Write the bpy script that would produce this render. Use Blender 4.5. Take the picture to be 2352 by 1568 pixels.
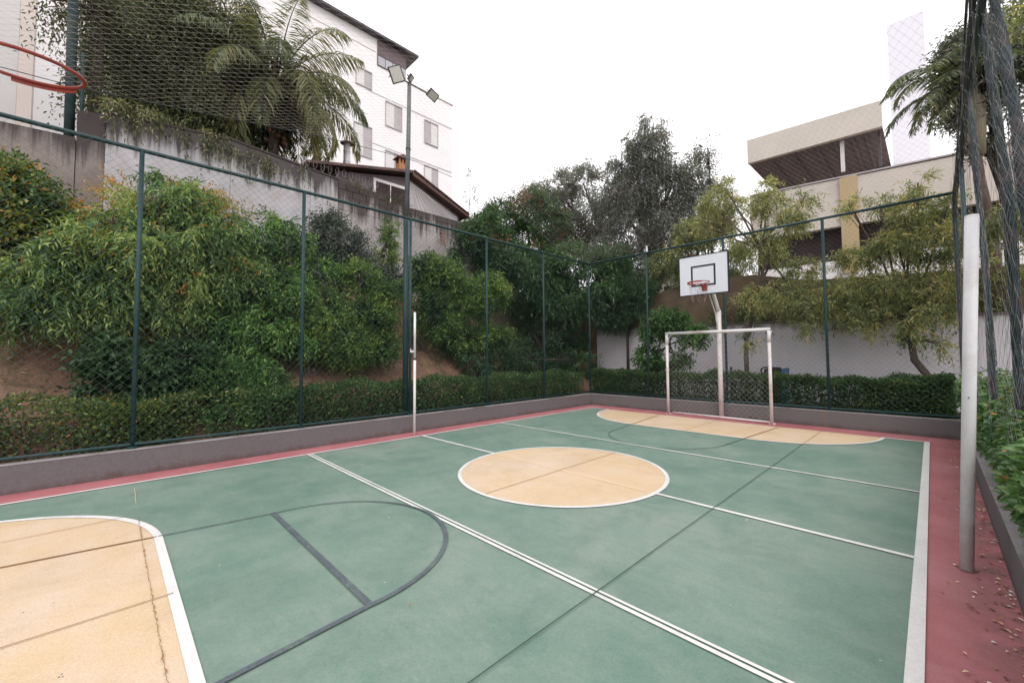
import bpy, bmesh, math, random
import numpy as np
from mathutils import Vector, Matrix
SC = bpy.context.scene
COL = SC.collection
for o in list(bpy.data.objects):
    bpy.data.objects.remove(o)

# ------------------------------------------------------------------ camera
cam_d = bpy.data.cameras.new('camera')
cam = bpy.data.objects.new('camera', cam_d); COL.objects.link(cam)
yaw, pitch, roll = 0.7856, 0.0439, -0.0076
cy, sy, cp, sp = math.cos(yaw), math.sin(yaw), math.cos(pitch), math.sin(pitch)
F = Vector((-sy * cp, cy * cp, sp)); R = Vector((cy, sy, 0)); U = R.cross(F)
R2 = R * math.cos(roll) + U * math.sin(roll); U2 = -R * math.sin(roll) + U * math.cos(roll)
M = Matrix((R2, U2, -F)).transposed().to_4x4(); M.translation = (6.883, -4.226, 1.519)
cam.matrix_world = M
cam_d.sensor_width = 36; cam_d.lens = 942.88 / 2352 * 36
cam_d.shift_x = -19.96 / 2352; cam_d.shift_y = -10.4 / 2352
cam_d.clip_start = 0.02; cam_d.clip_end = 500
SC.camera = cam

# ------------------------------------------------------------------ light
SUN_DIR = Vector((0.62, -0.42, 0.80)).normalized()      # towards the sun, behind bright cloud
el = math.asin(SUN_DIR.z); az = math.atan2(SUN_DIR.x, SUN_DIR.y)
world = bpy.data.worlds.new('World'); SC.world = world; world.use_nodes = True
nt = world.node_tree; nt.nodes.clear()
sky = nt.nodes.new('ShaderNodeTexSky'); sky.sky_type = 'NISHITA'; sky.sun_disc = False
sky.sun_elevation = el; sky.sun_rotation = az; sky.dust_density = 4.0; sky.air_density = 1.0
mixc = nt.nodes.new('ShaderNodeMix'); mixc.data_type = 'RGBA'; mixc.inputs[0].default_value = 0.86
mixc.inputs[7].default_value = (15.2, 14.8, 15.1, 1)     # even bright cloud cover
bg = nt.nodes.new('ShaderNodeBackground'); bg.inputs[1].default_value = 0.12
wo = nt.nodes.new('ShaderNodeOutputWorld')
nt.links.new(sky.outputs[0], mixc.inputs[6]); nt.links.new(mixc.outputs[2], bg.inputs[0]); nt.links.new(bg.outputs[0], wo.inputs[0])
sun_d = bpy.data.lights.new('sun', 'SUN'); sun_d.energy = 1.5; sun_d.angle = math.radians(30); sun_d.color = (1, 0.96, 0.93)
sun = bpy.data.objects.new('sun', sun_d); COL.objects.link(sun)
sun.rotation_euler = SUN_DIR.to_track_quat('Z', 'Y').to_euler()
SC.view_settings.view_transform = 'Standard'; SC.view_settings.look = 'None'
SC.view_settings.exposure = 0.0; SC.view_settings.gamma = 1.0; SC.view_settings.use_curve_mapping = False
SC.render.engine = 'CYCLES'
SC.cycles.max_bounces = 6; SC.cycles.diffuse_bounces = 3; SC.cycles.glossy_bounces = 2
SC.cycles.transmission_bounces = 3; SC.cycles.transparent_max_bounces = 8

# ------------------------------------------------------------------ helpers
class MB:
    """collects verts and faces for one mesh"""
    def __init__(s): s.v = []; s.f = []
    def quad(s, a, b, c, d):
        n = len(s.v); s.v += [a, b, c, d]; s.f.append((n, n+1, n+2, n+3)); return s
    def tri(s, a, b, c):
        n = len(s.v); s.v += [a, b, c]; s.f.append((n, n+1, n+2)); return s
    def box(s, a, b):
        x0, y0, z0 = a; x1, y1, z1 = b; n = len(s.v)
        s.v += [(x0,y0,z0),(x1,y0,z0),(x1,y1,z0),(x0,y1,z0),(x0,y0,z1),(x1,y0,z1),(x1,y1,z1),(x0,y1,z1)]
        s.f += [tuple(n+i for i in q) for q in ((0,3,2,1),(4,5,6,7),(0,1,5,4),(1,2,6,5),(2,3,7,6),(3,0,4,7))]
        return s
    def prism(s, poly, vec):
        """extrude a planar polygon (list of 3d points) by vec"""
        n = len(s.v); k = len(poly); vec = Vector(vec)
        s.v += [tuple(p) for p in poly] + [tuple(Vector(p) + vec) for p in poly]
        s.f.append(tuple(n + i for i in range(k))[::-1]); s.f.append(tuple(n + k + i for i in range(k)))
        for i in range(k):
            j = (i + 1) % k; s.f.append((n+i, n+j, n+k+j, n+k+i))
        return s
    def tube(s, pts, r, sides=8, cap=True, twist=0.0):
        pts = [Vector(p) for p in pts]; k = len(pts)
        rs = r if hasattr(r, '__len__') else [r] * k
        n0 = len(s.v); up = Vector((0.13, 0.07, 1)).normalized()
        prev = None
        for i, p in enumerate(pts):
            t = (pts[min(i+1, k-1)] - pts[max(i-1, 0)])
            t = t.normalized() if t.length > 1e-9 else Vector((0, 0, 1))
            ref = prev if prev is not None else (up if abs(t.dot(up)) < .95 else Vector((1, 0.1, 0)))
            u = (ref - t * ref.dot(t))
            u = u.normalized() if u.length > 1e-6 else t.orthogonal().normalized()
            prev = u; w = t.cross(u)
            for j in range(sides):
                a = 2 * math.pi * j / sides + twist
                s.v.append(tuple(p + (u * math.cos(a) + w * math.sin(a)) * rs[i]))
        for i in range(k - 1):
            for j in range(sides):
                j2 = (j + 1) % sides; a = n0 + i * sides
                s.f.append((a + j, a + j2, a + sides + j2, a + sides + j))
        if cap:
            s.f.append(tuple(n0 + j for j in range(sides))[::-1])
            s.f.append(tuple(n0 + (k-1) * sides + j for j in range(sides)))
        return s
    def strip(s, pts, w, z=None):
        """flat ribbon of width w along a polyline lying in a horizontal plane"""
        pts = [Vector(p) for p in pts]; n0 = len(s.v); k = len(pts)
        for i, p in enumerate(pts):
            t = (pts[min(i+1, k-1)] - pts[max(i-1, 0)]).normalized(); sd = Vector((-t.y, t.x, 0)) * (w if not hasattr(w, '__len__') else w[i]) / 2
            s.v += [tuple(p - sd), tuple(p + sd)]
        for i in range(k - 1):
            a = n0 + 2 * i; s.f.append((a, a + 2, a + 3, a + 1))
        return s
    def build(s, name, m, parent=None, smooth=False, bevel=0):
        me = bpy.data.meshes.new(name); me.from_pydata(s.v, [], s.f); me.update()
        if smooth: me.polygons.foreach_set('use_smooth', [True] * len(me.polygons))
        me.materials.append(m)
        o = bpy.data.objects.new(name, me); COL.objects.link(o)
        if bevel:
            md = o.modifiers.new('bevel', 'BEVEL'); md.width = bevel; md.segments = 2; md.limit_method = 'ANGLE'
        if parent: attach(o, parent)
        return o
def attach(o, parent):
    o.parent = parent
    o.matrix_parent_inverse = Matrix.Translation(parent.location).inverted() if parent.parent is None else Matrix.Identity(4)
def empty(name, loc, label=None, cat=None, group=None):
    o = bpy.data.objects.new(name, None); COL.objects.link(o); o.location = loc; o.empty_display_size = .1
    tag(o, label, cat, group); return o
def tag(o, label=None, cat=None, group=None, kind=None):
    if label: o['label'] = label
    if cat: o['category'] = cat
    if group: o['group'] = group
    if kind: o['kind'] = kind
    return o
def part(mb, name, m, parent, **k):
    return mb.build(name, m, parent, **k)
def copy_part(o, loc, parent, rot=None):
    c = o.copy(); COL.objects.link(c); c.parent = parent; c.matrix_parent_inverse = o.matrix_parent_inverse.copy(); c.location = loc
    if rot: c.rotation_euler = rot
    return c
def struct(mb, name, m, **k): return tag(mb.build(name, m, **k), kind='structure')

# ------------------------------------------------------------------ materials
def newmat(name):
    m = bpy.data.materials.new(name); m.use_nodes = True; n = m.node_tree.nodes; n.clear()
    out = n.new('ShaderNodeOutputMaterial'); b = n.new('ShaderNodeBsdfPrincipled')
    m.node_tree.links.new(b.outputs[0], out.inputs[0]); return m, m.node_tree, b, out
def C(c): return (c[0], c[1], c[2], 1)
def coords(nt, scale=(1, 1, 1), loc=(0, 0, 0)):
    g = nt.nodes.new('ShaderNodeNewGeometry'); mp = nt.nodes.new('ShaderNodeMapping')
    mp.inputs['Scale'].default_value = scale; mp.inputs['Location'].default_value = loc
    nt.links.new(g.outputs['Position'], mp.inputs[0]); return mp.outputs[0]
def noise(nt, vec, scale, detail=4, rough=.55, dist=0):
    t = nt.nodes.new('ShaderNodeTexNoise'); t.inputs['Scale'].default_value = scale; t.inputs['Detail'].default_value = detail
    t.inputs['Roughness'].default_value = rough; t.inputs['Distortion'].default_value = dist
    nt.links.new(vec, t.inputs['Vector']); return t.outputs[0]
def ramp(nt, fac, stops):
    r = nt.nodes.new('ShaderNodeValToRGB'); e = r.color_ramp.elements
    while len(e) < len(stops): e.new(.5)
    for i, (p, c) in enumerate(stops): e[i].position = p; e[i].color = C(c) if hasattr(c, '__len__') else (c, c, c, 1)
    nt.links.new(fac, r.inputs[0]); return r.outputs[0]
def mix(nt, fac, a, b, mode='MIX'):
    m = nt.nodes.new('ShaderNodeMix'); m.data_type = 'RGBA'; m.blend_type = mode
    for s, v in ((0, fac), (6, a), (7, b)):
        if hasattr(v, 'is_output') or hasattr(v, 'links'): nt.links.new(v, m.inputs[s])
        else: m.inputs[s].default_value = C(v) if hasattr(v, '__len__') else v
    return m.outputs[2]
def bump(nt, b, h, dist=.003, strength=.6):
    bp = nt.nodes.new('ShaderNodeBump'); bp.inputs['Distance'].default_value = dist; bp.inputs['Strength'].default_value = strength
    nt.links.new(h, bp.inputs['Height']); nt.links.new(bp.outputs[0], b.inputs['Normal'])
def mottled(name, c1, c2, scale=6, rough=.7, c3=None, bs=60, bd=.002, fine=0.12, stretch=(1, 1, 1), metal=0, spec=.3):
    m, nt, b, _ = newmat(name); v = coords(nt, stretch)
    n1 = noise(nt, v, scale, 6, .6)
    col = ramp(nt, n1, [(.3, c1), (.7, c2)])
    if c3 is not None:
        n3 = noise(nt, v, scale * .37, 5, .65, .6); f3 = ramp(nt, n3, [(.52, 0), (.68, 1)])
        col = mix(nt, f3, col, c3)
    n2 = noise(nt, coords(nt), bs, 3, .7)
    f2 = ramp(nt, n2, [(.25, 1 - fine * 1.6), (.75, 1.0)])
    col = mix(nt, 1.0, col, f2, 'MULTIPLY')
    nt.links.new(col, b.inputs['Base Color']); b.inputs['Roughness'].default_value = rough
    b.inputs['Metallic'].default_value = metal; b.inputs['Specular IOR Level'].default_value = spec
    if bd: bump(nt, b, n2, bd)
    return m
def court_paint(name, c1, c2, c3, scuff, dirt=None, chips=None):
    """hard sports paint: cloudy fading, rolled streaks, fine grain, scuffs"""
    m, nt, b, _ = newmat(name)
    v = coords(nt); n1 = noise(nt, v, .55, 6, .62, .5); n2 = noise(nt, v, 3.2, 6, .7, .2)
    col = ramp(nt, n1, [(.3, c1), (.5, c2), (.7, c3)])
    col = mix(nt, ramp(nt, n2, [(.42, 0), (.72, .6)]), col, c3)
    n4 = noise(nt, coords(nt, (1, 1, 1), (7, 2, 0)), 1.5, 8, .72, .4); col = mix(nt, ramp(nt, n4, [(.46, 0), (.66, .5)]), col, tuple(x * .82 for x in c1))
    st = noise(nt, coords(nt, (1.2, 14, 1)), 1.3, 4, .6)
    col = mix(nt, ramp(nt, st, [(.5, 0), (.8, .35)]), col, c1)
    g = noise(nt, v, 95, 3, .8); col = mix(nt, 1.0, col, ramp(nt, g, [(.3, .80), (.62, 1.04)]), 'MULTIPLY')
    s = noise(nt, coords(nt, (1.0, 1.8, 1)), 7, 7, .78, 1.4); col = mix(nt, ramp(nt, s, [(.60, 0), (.74, .6)]), col, scuff)
    s5 = noise(nt, coords(nt, (3.5, .8, 1), (2, 5, 0)), 3.5, 5, .7, 2.5); col = mix(nt, ramp(nt, s5, [(.64, 0), (.70, .28), (.74, 0)]), col, tuple(x * .5 for x in c1))
    s2 = noise(nt, coords(nt, (1, 1, 1), (4, 9, 0)), 22, 3, .6, .4); col = mix(nt, ramp(nt, s2, [(.73, 0), (.77, .6)]), col, tuple(x * .55 for x in scuff))
    if chips:
        s3 = noise(nt, coords(nt, (1, 1, 1), (14, 3, 0)), 16, 2, .5, .4); col = mix(nt, ramp(nt, s3, [(.77, 0), (.79, .8)]), col, chips)
    if dirt:
        sep = nt.nodes.new('ShaderNodeSeparateXYZ'); nt.links.new(v, sep.inputs[0])
        mr = nt.nodes.new('ShaderNodeMapRange'); mr.inputs[1].default_value = dirt[0]; mr.inputs[2].default_value = dirt[1]
        nt.links.new(sep.outputs[0], mr.inputs[0])
        dn = noise(nt, v, 4.5, 6, .72, .8); mm = nt.nodes.new('ShaderNodeMath'); mm.operation = 'MULTIPLY'
        nt.links.new(mr.outputs[0], mm.inputs[0]); nt.links.new(ramp(nt, dn, [(.4, 0), (.62, 1)]), mm.inputs[1])
        col = mix(nt, mm.outputs[0], col, dirt[2])
    nt.links.new(col, b.inputs['Base Color']); b.inputs['Roughness'].default_value = .62; b.inputs['Specular IOR Level'].default_value = .35
    bump(nt, b, g, .0015, .5); return m
def leafmat(name, stops, rough=.45, trans=.42, spec=.4, k=1.75):
    stops = [(p, tuple(min(.8, c * k) for c in q)) for p, q in stops]
    m, nt, b, out = newmat(name)
    a = nt.nodes.new('ShaderNodeAttribute'); a.attribute_name = 'tint'
    col = ramp(nt, a.outputs['Fac'], stops)
    nt.links.new(col, b.inputs['Base Color']); b.inputs['Roughness'].default_value = rough; b.inputs['Specular IOR Level'].default_value = spec
    t = nt.nodes.new('ShaderNodeBsdfTranslucent'); ms = nt.nodes.new('ShaderNodeMixShader'); ms.inputs[0].default_value = trans
    nt.links.new(mix(nt, 1.0, col, (1.25, 1.2, .7), 'MULTIPLY'), t.inputs[0])
    nt.links.new(b.outputs[0], ms.inputs[1]); nt.links.new(t.outputs[0], ms.inputs[2]); nt.links.new(ms.outputs[0], out.inputs[0])
    return m

G_MAT = court_paint('green_court_paint', (.112, .205, .163), (.163, .25, .203), (.24, .292, .25), (.31, .31, .27), chips=(.55, .58, .52))
T_MAT = court_paint('tan_court_paint', (.60, .435, .25), (.64, .485, .32), (.64, .52, .41), (.50, .37, .30))
R_MAT = court_paint('red_court_paint', (.35, .105, .115), (.42, .155, .165), (.45, .20, .215), (.25, .12, .12), dirt=(6.88, 7.24, (.14, .085, .08)), chips=(.5, .42, .36))
W_MAT = mottled('white_line_paint', (.78, .77, .75), (.68, .68, .66), 3, .6, (.55, .56, .54), 60, 0)
GREY_LINE = mottled('grey_line_paint', (.10, .125, .145), (.14, .165, .185), 9, .6, (.17, .235, .205), 60, 0, .3)
SEAM_G = mottled('dark_seam_filler', (.035, .06, .05), (.07, .12, .10), 4, .8, None, 60, 0)
SEAM_T = mottled('brown_seam_filler', (.25, .13, .05), (.38, .22, .10), 4, .8, None, 60, 0)
PALE_LINE = mottled('faded_line_under_tan', (.80, .62, .42), (.72, .53, .33), 4, .7, None, 60, 0)
TEAL = mottled('teal_green_metal_paint', (.013, .042, .046), (.022, .062, .066), 7, .5, (.04, .06, .062), 80, .0006, .15)
TEAL_WIRE = mottled('dark_green_coated_wire', (.03, .06, .06), (.05, .085, .08), 7, .5, None, 80, 0)
NET_M = mottled('tan_grey_net_twine', (.42, .37, .34), (.52, .46, .43), 3, .8, None, 60, 0)
NETD_M = mottled('dark_green_gathered_twine', (.018, .03, .034), (.05, .065, .068), 9, .8, (.09, .075, .08), 90, .004)
NETC_M = mottled('dusty_net_twine', (.12, .12, .115), (.22, .21, .20), 9, .8, None, 90, 0)
POSTD_M = mottled('dark_mossy_post', (.012, .03, .034), (.03, .05, .05), 5, .8, (.05, .055, .035), 40, .01)
WHITE_P = mottled('white_metal_paint', (.74, .74, .75), (.64, .63, .63), 5, .4, (.5, .45, .42), 70, .0005, .1)
PINKW_P = mottled('worn_white_metal_paint', (.76, .72, .72), (.68, .63, .62), 5, .45, (.52, .43, .41), 70, .0005, .1)
POSTW_P = mottled('white_grey_post_paint', (.66, .67, .68), (.60, .60, .61), 5, .4, (.52, .50, .50), 60, .0004, .08)
BOARD_W = mottled('white_backboard_paint', (.72, .75, .80), (.66, .70, .76), 4, .4, None, 60, 0, .05)
BLACK_P = mottled('dark_navy_paint', (.018, .02, .03), (.03, .033, .045), 5, .5, None, 60, 0)
ORANGE_P = mottled('orange_red_rim_paint', (.38, .075, .05), (.28, .055, .045), 9, .45, (.22, .04, .035), 60, .001)
KERB_M = None

def wall_mat(name, c1, c2, stain, top_z, drip=1.2, zdir=1, patch=None, scale=1.4, rust=None, foot=None):
    """rendered masonry with black mould running down from the top in streaks"""
    m, nt, b, _ = newmat(name); v = coords(nt)
    n1 = noise(nt, v, scale, 7, .65, .3); col = ramp(nt, n1, [(.32, c1), (.68, c2)])
    if patch: col = mix(nt, ramp(nt, noise(nt, v, scale * .5, 5, .7, 1), [(.5, 0), (.62, .8)]), col, patch)
    sep = nt.nodes.new('ShaderNodeSeparateXYZ'); nt.links.new(v, sep.inputs[0])
    st = noise(nt, coords(nt, (3.2, 3.2, .16)), 1.6, 6, .68, .3)
    mr = nt.nodes.new('ShaderNodeMapRange'); mr.inputs[1].default_value = top_z - drip; mr.inputs[2].default_value = top_z
    mr.inputs[3].default_value = -.24; mr.inputs[4].default_value = .42
    nt.links.new(sep.outputs[2], mr.inputs[0])
    ad = nt.nodes.new('ShaderNodeMath'); ad.operation = 'ADD'; nt.links.new(st, ad.inputs[0]); nt.links.new(mr.outputs[0], ad.inputs[1])
    col = mix(nt, ramp(nt, ad.outputs[0], [(.48, 0), (.66, .92)]), col, stain)
    if foot:      # splashed dirt at the foot
        mf = nt.nodes.new('ShaderNodeMapRange'); mf.inputs[1].default_value = .0; mf.inputs[2].default_value = .16; mf.inputs[3].default_value = .32; mf.inputs[4].default_value = -.3
        nt.links.new(sep.outputs[2], mf.inputs[0]); fn = noise(nt, coords(nt, (1, 1, .6)), 5, 6, .7); fa = nt.nodes.new('ShaderNodeMath'); fa.operation = 'ADD'
        nt.links.new(mf.outputs[0], fa.inputs[0]); nt.links.new(fn, fa.inputs[1]); col = mix(nt, ramp(nt, fa.outputs[0], [(.5, 0), (.8, .75)]), col, foot)
    if rust:      # a rusty run below the top, centred on rust[0]
        rs = nt.nodes.new('ShaderNodeMath'); rs.operation = 'SUBTRACT'; nt.links.new(sep.outputs[0], rs.inputs[0]); rs.inputs[1].default_value = rust[0]
        ra = nt.nodes.new('ShaderNodeMath'); ra.operation = 'ABSOLUTE'; nt.links.new(rs.outputs[0], ra.inputs[0])
        rm = nt.nodes.new('ShaderNodeMapRange'); rm.inputs[1].default_value = 0; rm.inputs[2].default_value = rust[1]; rm.inputs[3].default_value = .22; rm.inputs[4].default_value = -.3
        nt.links.new(ra.outputs[0], rm.inputs[0]); rn = noise(nt, coords(nt, (7, 7, .8)), 2, 5, .7); rr_ = nt.nodes.new('ShaderNodeMath'); rr_.operation = 'ADD'
        nt.links.new(rm.outputs[0], rr_.inputs[0]); nt.links.new(rn, rr_.inputs[1]); col = mix(nt, ramp(nt, rr_.outputs[0], [(.55, 0), (.95, .8)]), col, rust[2])
    g = noise(nt, v, 38, 5, .75); col = mix(nt, 1.0, col, ramp(nt, g, [(.25, .78), (.65, 1.02)]), 'MULTIPLY')
    nt.links.new(col, b.inputs['Base Color']); b.inputs['Roughness'].default_value = .9; b.inputs['Specular IOR Level'].default_value = .15
    bump(nt, b, g, .008, .6); return m
KERB_M = wall_mat('mauve_grey_kerb_render', (.26, .24, .26), (.335, .31, .33), (.14, .125, .13), .1, .5, scale=2.5, patch=(.25, .195, .20), foot=(.11, .075, .07))
KERBF_M = wall_mat('mauve_grey_kerb_render_with_rust', (.25, .235, .26), (.32, .30, .325), (.15, .14, .14), .1, .5, scale=2.5, patch=(.23, .19, .20), foot=(.11, .075, .07), rust=(5.28, .42, (.22, .15, .115)))
KTOP_M = mottled('kerb_top_render', (.25, .23, .24), (.33, .31, .31), 4, .9, (.14, .12, .11), 50, .003)
LWALL_M = wall_mat('weathered_grey_render', (.38, .37, .39), (.52, .50, .52), (.06, .05, .05), 6.75, 1.5, patch=(.40, .36, .35))
LWALL2_M = wall_mat('darker_brown_block_render', (.20, .16, .15), (.29, .25, .23), (.055, .045, .045), 6.4, 1.6)
BLOCK_M = wall_mat('stained_concrete_block', (.30, .27, .27), (.42, .39, .385), (.06, .045, .045), 6.6, 1.9)
BWALL_M = wall_mat('pale_lilac_boundary_render', (.60, .58, .63), (.68, .65, .69), (.35, .32, .33), 2.5, .5)
BROWN_M = mottled('brown_earth_and_render', (.135, .088, .062), (.20, .14, .095), 3, .95, (.13, .12, .06), 40, .02)
SOIL_M = mottled('dry_reddish_soil', (.20, .115, .08), (.32, .20, .14), 5, .95, (.10, .085, .045), 30, .03, .3)
BED_M = mottled('dark_planting_soil', (.06, .045, .032), (.11, .08, .055), 6, .95, (.07, .08, .035), 30, .02, .3)
GROUND_M = mottled('rough_ground', (.12, .11, .07), (.17, .14, .1), 1, .95, (.08, .1, .04), 20, .02, .2)
FACADE_M = mottled('white_facade_paint', (.86, .84, .85), (.80, .775, .78), 1.2, .8, None, 30, 0, .03)
BEIGE_M = mottled('beige_fascia_paint', (.56, .51, .46), (.62, .565, .51), 1.0, .8, (.50, .45, .40), 30, 0, .05)
TANP_M = mottled('tan_pilaster_paint', (.44, .34, .20), (.50, .39, .24), 1.0, .8, None, 30, 0, .05)
SOFF_M = mottled('purple_brown_metal_soffit', (.115, .085, .095), (.15, .11, .12), 2.0, .6, None, 30, 0, .05)
DARK_M = mottled('dark_interior_and_shade', (.03, .02, .022), (.05, .03, .03), 2.0, .8, None, 30, 0)  # near black for unlit interiors, the bin and the far wall's shade
GLASS_M = mottled('grey_window_glass', (.36, .37, .40), (.48, .48, .52), 2.0, .15, None, 30, 0, .03)
CURT_M = mottled('grey_mauve_shutter', (.42, .38, .40), (.50, .46, .48), 3.0, .5, None, 30, 0)
ALU_M = mottled('pale_aluminium_frame', (.68, .66, .65), (.74, .72, .71), 3.0, .4, None, 30, 0)
TILE_M = mottled('dark_red_brown_roof_edge', (.10, .055, .048), (.17, .10, .09), 3.0, .8, (.06, .05, .05), 30, .004)
HWALL_M = mottled('dark_mauve_house_wall', (.13, .10, .11), (.18, .14, .15), 3.0, .8, None, 30, .002)
BRICK_M = mottled('orange_brick', (.38, .17, .08), (.46, .24, .12), 9.0, .8, None, 60, .003)
STEEL_M = mottled('galvanised_flue', (.45, .43, .46), (.6, .58, .6), 5.0, .4, (.3, .25, .25), 30, 0, metal=.4)
RUST_M = mottled('rusty_metal', (.17, .06, .045), (.25, .10, .07), 9.0, .8, None, 30, 0)
BARK_M = mottled('brown_bark', (.085, .055, .045), (.16, .115, .095), 14, .95, (.20, .17, .15), 50, .012, .3, stretch=(1, 1, .3))
BARKD_M = mottled('dark_bark', (.04, .03, .026), (.085, .065, .055), 14, .95, None, 50, .012, .3, stretch=(1, 1, .3))
LENS_M = mottled('floodlight_glass', (.62, .62, .58), (.72, .71, .67), 30, .15, None, 200, 0)
HOUSING_M = mottled('grey_black_housing', (.06, .055, .06), (.10, .09, .10), 9, .5, None, 60, 0)
SKIRT_M = mottled('blue_plastic', (.04, .12, .22), (.05, .15, .27), 5, .5, None, 60, 0)
TOWER_M = mottled('pale_lilac_tower_paint', (.79, .78, .85), (.76, .75, .82), 1, .8, None, 30, 0, .03)
LITTER_M = leafmat('dry_leaf', [(0, (.10, .05, .035)), (.5, (.25, .13, .07)), (.8, (.5, .38, .26)), (1, (.62, .55, .45))], .8, .1, .2)

DK = (.012, .028, .014)
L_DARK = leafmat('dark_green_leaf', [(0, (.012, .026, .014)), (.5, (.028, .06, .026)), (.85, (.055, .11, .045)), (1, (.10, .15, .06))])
L_MID = leafmat('mid_green_leaf', [(0, (.02, .045, .018)), (.5, (.05, .11, .03)), (.85, (.095, .19, .05)), (1, (.17, .25, .07))])
L_FRESH = leafmat('fresh_yellow_green_leaf', [(0, (.025, .05, .018)), (.5, (.06, .115, .032)), (.85, (.12, .19, .05)), (1, (.25, .28, .07))])
L_DROOP = leafmat('feathery_drooping_leaf', [(0, (.022, .045, .024)), (.5, (.055, .105, .042)), (.85, (.11, .18, .062)), (1, (.21, .26, .085))])
L_MIXOR = leafmat('green_and_orange_leaf', [(0, (.02, .035, .015)), (.45, (.05, .085, .025)), (.72, (.12, .16, .04)), (.88, (.27, .18, .06)), (1, (.34, .16, .05))])
L_OLIVE = leafmat('olive_yellow_leaf', [(0, (.06, .08, .038)), (.45, (.135, .16, .07)), (.8, (.25, .26, .11)), (1, (.42, .33, .15))])
L_GREY = leafmat('grey_green_leaf', [(0, (.03, .038, .036)), (.5, (.07, .085, .075)), (.85, (.14, .15, .135)), (1, (.21, .165, .16))])
L_VINE = leafmat('dull_olive_hanging_leaf', [(0, (.028, .036, .02)), (.5, (.06, .075, .035)), (.85, (.12, .13, .065)), (1, (.2, .16, .1))])
L_HEDGE = leafmat('hedge_leaf', [(0, (.012, .028, .012)), (.5, (.03, .065, .022)), (.85, (.07, .12, .035)), (1, (.22, .20, .07))])
L_BIG = leafmat('glossy_hedge_leaf', [(0, (.015, .04, .015)), (.5, (.045, .10, .03)), (.87, (.10, .17, .055)), (.95, (.17, .22, .12)), (1, (.42, .19, .05))], .3, .3, .6)
L_PALM = leafmat('palm_leaflet', [(0, (.03, .042, .03)), (.45, (.068, .09, .048)), (.75, (.14, .15, .07)), (1, (.36, .26, .14))], .5, .38, .4, 1.65)
L_IVY = leafmat('wall_top_creeper', [(0, (.03, .04, .02)), (.5, (.09, .11, .05)), (1, (.24, .22, .14))])

# ------------------------------------------------------------------ foliage
SHAPES = {
    'diamond': (np.array([[0,0,0],[.5,.42,.10],[-.5,.42,.10],[0,1,-.10]]), [(0,1,3),(0,3,2)]),
    'lance': (np.array([[0,0,0],[.5,.30,.05],[-.5,.30,.05],[.34,.68,-.02],[-.34,.68,-.02],[0,1,-.2]]), [(0,1,2),(1,3,4),(1,4,2),(3,5,4)]),
    'oval': (np.array([[0,0,0],[.42,.22,.10],[-.42,.22,.10],[.5,.55,.12],[-.5,.55,.12],[0,1,-.08],[0,.5,0]]),
             [(0,1,6),(1,3,6),(3,5,6),(0,6,2),(2,6,4),(4,6,5)]),
}
def leaf_mesh(name, P, D, L, W, tint, shape, m, parent, rng, flat=.6, kind=None):
    n = len(P); S, T = SHAPES[shape]; k = len(S)
    D = D / (np.linalg.norm(D, axis=1, keepdims=True) + 1e-9)
    N = rng.normal(size=(n, 3)) * (1 - flat) + np.array([0, 0, 1.]) * flat
    side = np.cross(D, N); side /= (np.linalg.norm(side, axis=1, keepdims=True) + 1e-9)
    N = np.cross(side, D)
    V = (P[:, None, :] + side[:, None, :] * (S[None, :, 0:1] * W[:, None, None]) + D[:, None, :] * (S[None, :, 1:2] * L[:, None, None])
         + N[:, None, :] * (S[None, :, 2:3] * L[:, None, None]))
    T = np.array(T); Fc = (np.arange(n)[:, None, None] * k + T[None]).reshape(-1, 3)
    me = bpy.data.meshes.new(name); me.vertices.add(n * k); me.vertices.foreach_set('co', V.reshape(-1).astype(np.float32))
    me.loops.add(len(Fc) * 3); me.loops.foreach_set('vertex_index', Fc.reshape(-1).astype(np.int32))
    me.polygons.add(len(Fc)); me.polygons.foreach_set('loop_start', np.arange(0, len(Fc) * 3, 3, dtype=np.int32))
    at = me.attributes.new('tint', 'FLOAT', 'POINT'); at.data.foreach_set('value', np.repeat(tint, k).astype(np.float32))
    me.update(calc_edges=True); me.materials.append(m)
    o = bpy.data.objects.new(name, me); COL.objects.link(o)
    if parent: attach(o, parent)
    if kind: o['kind'] = kind
    return o
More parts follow.
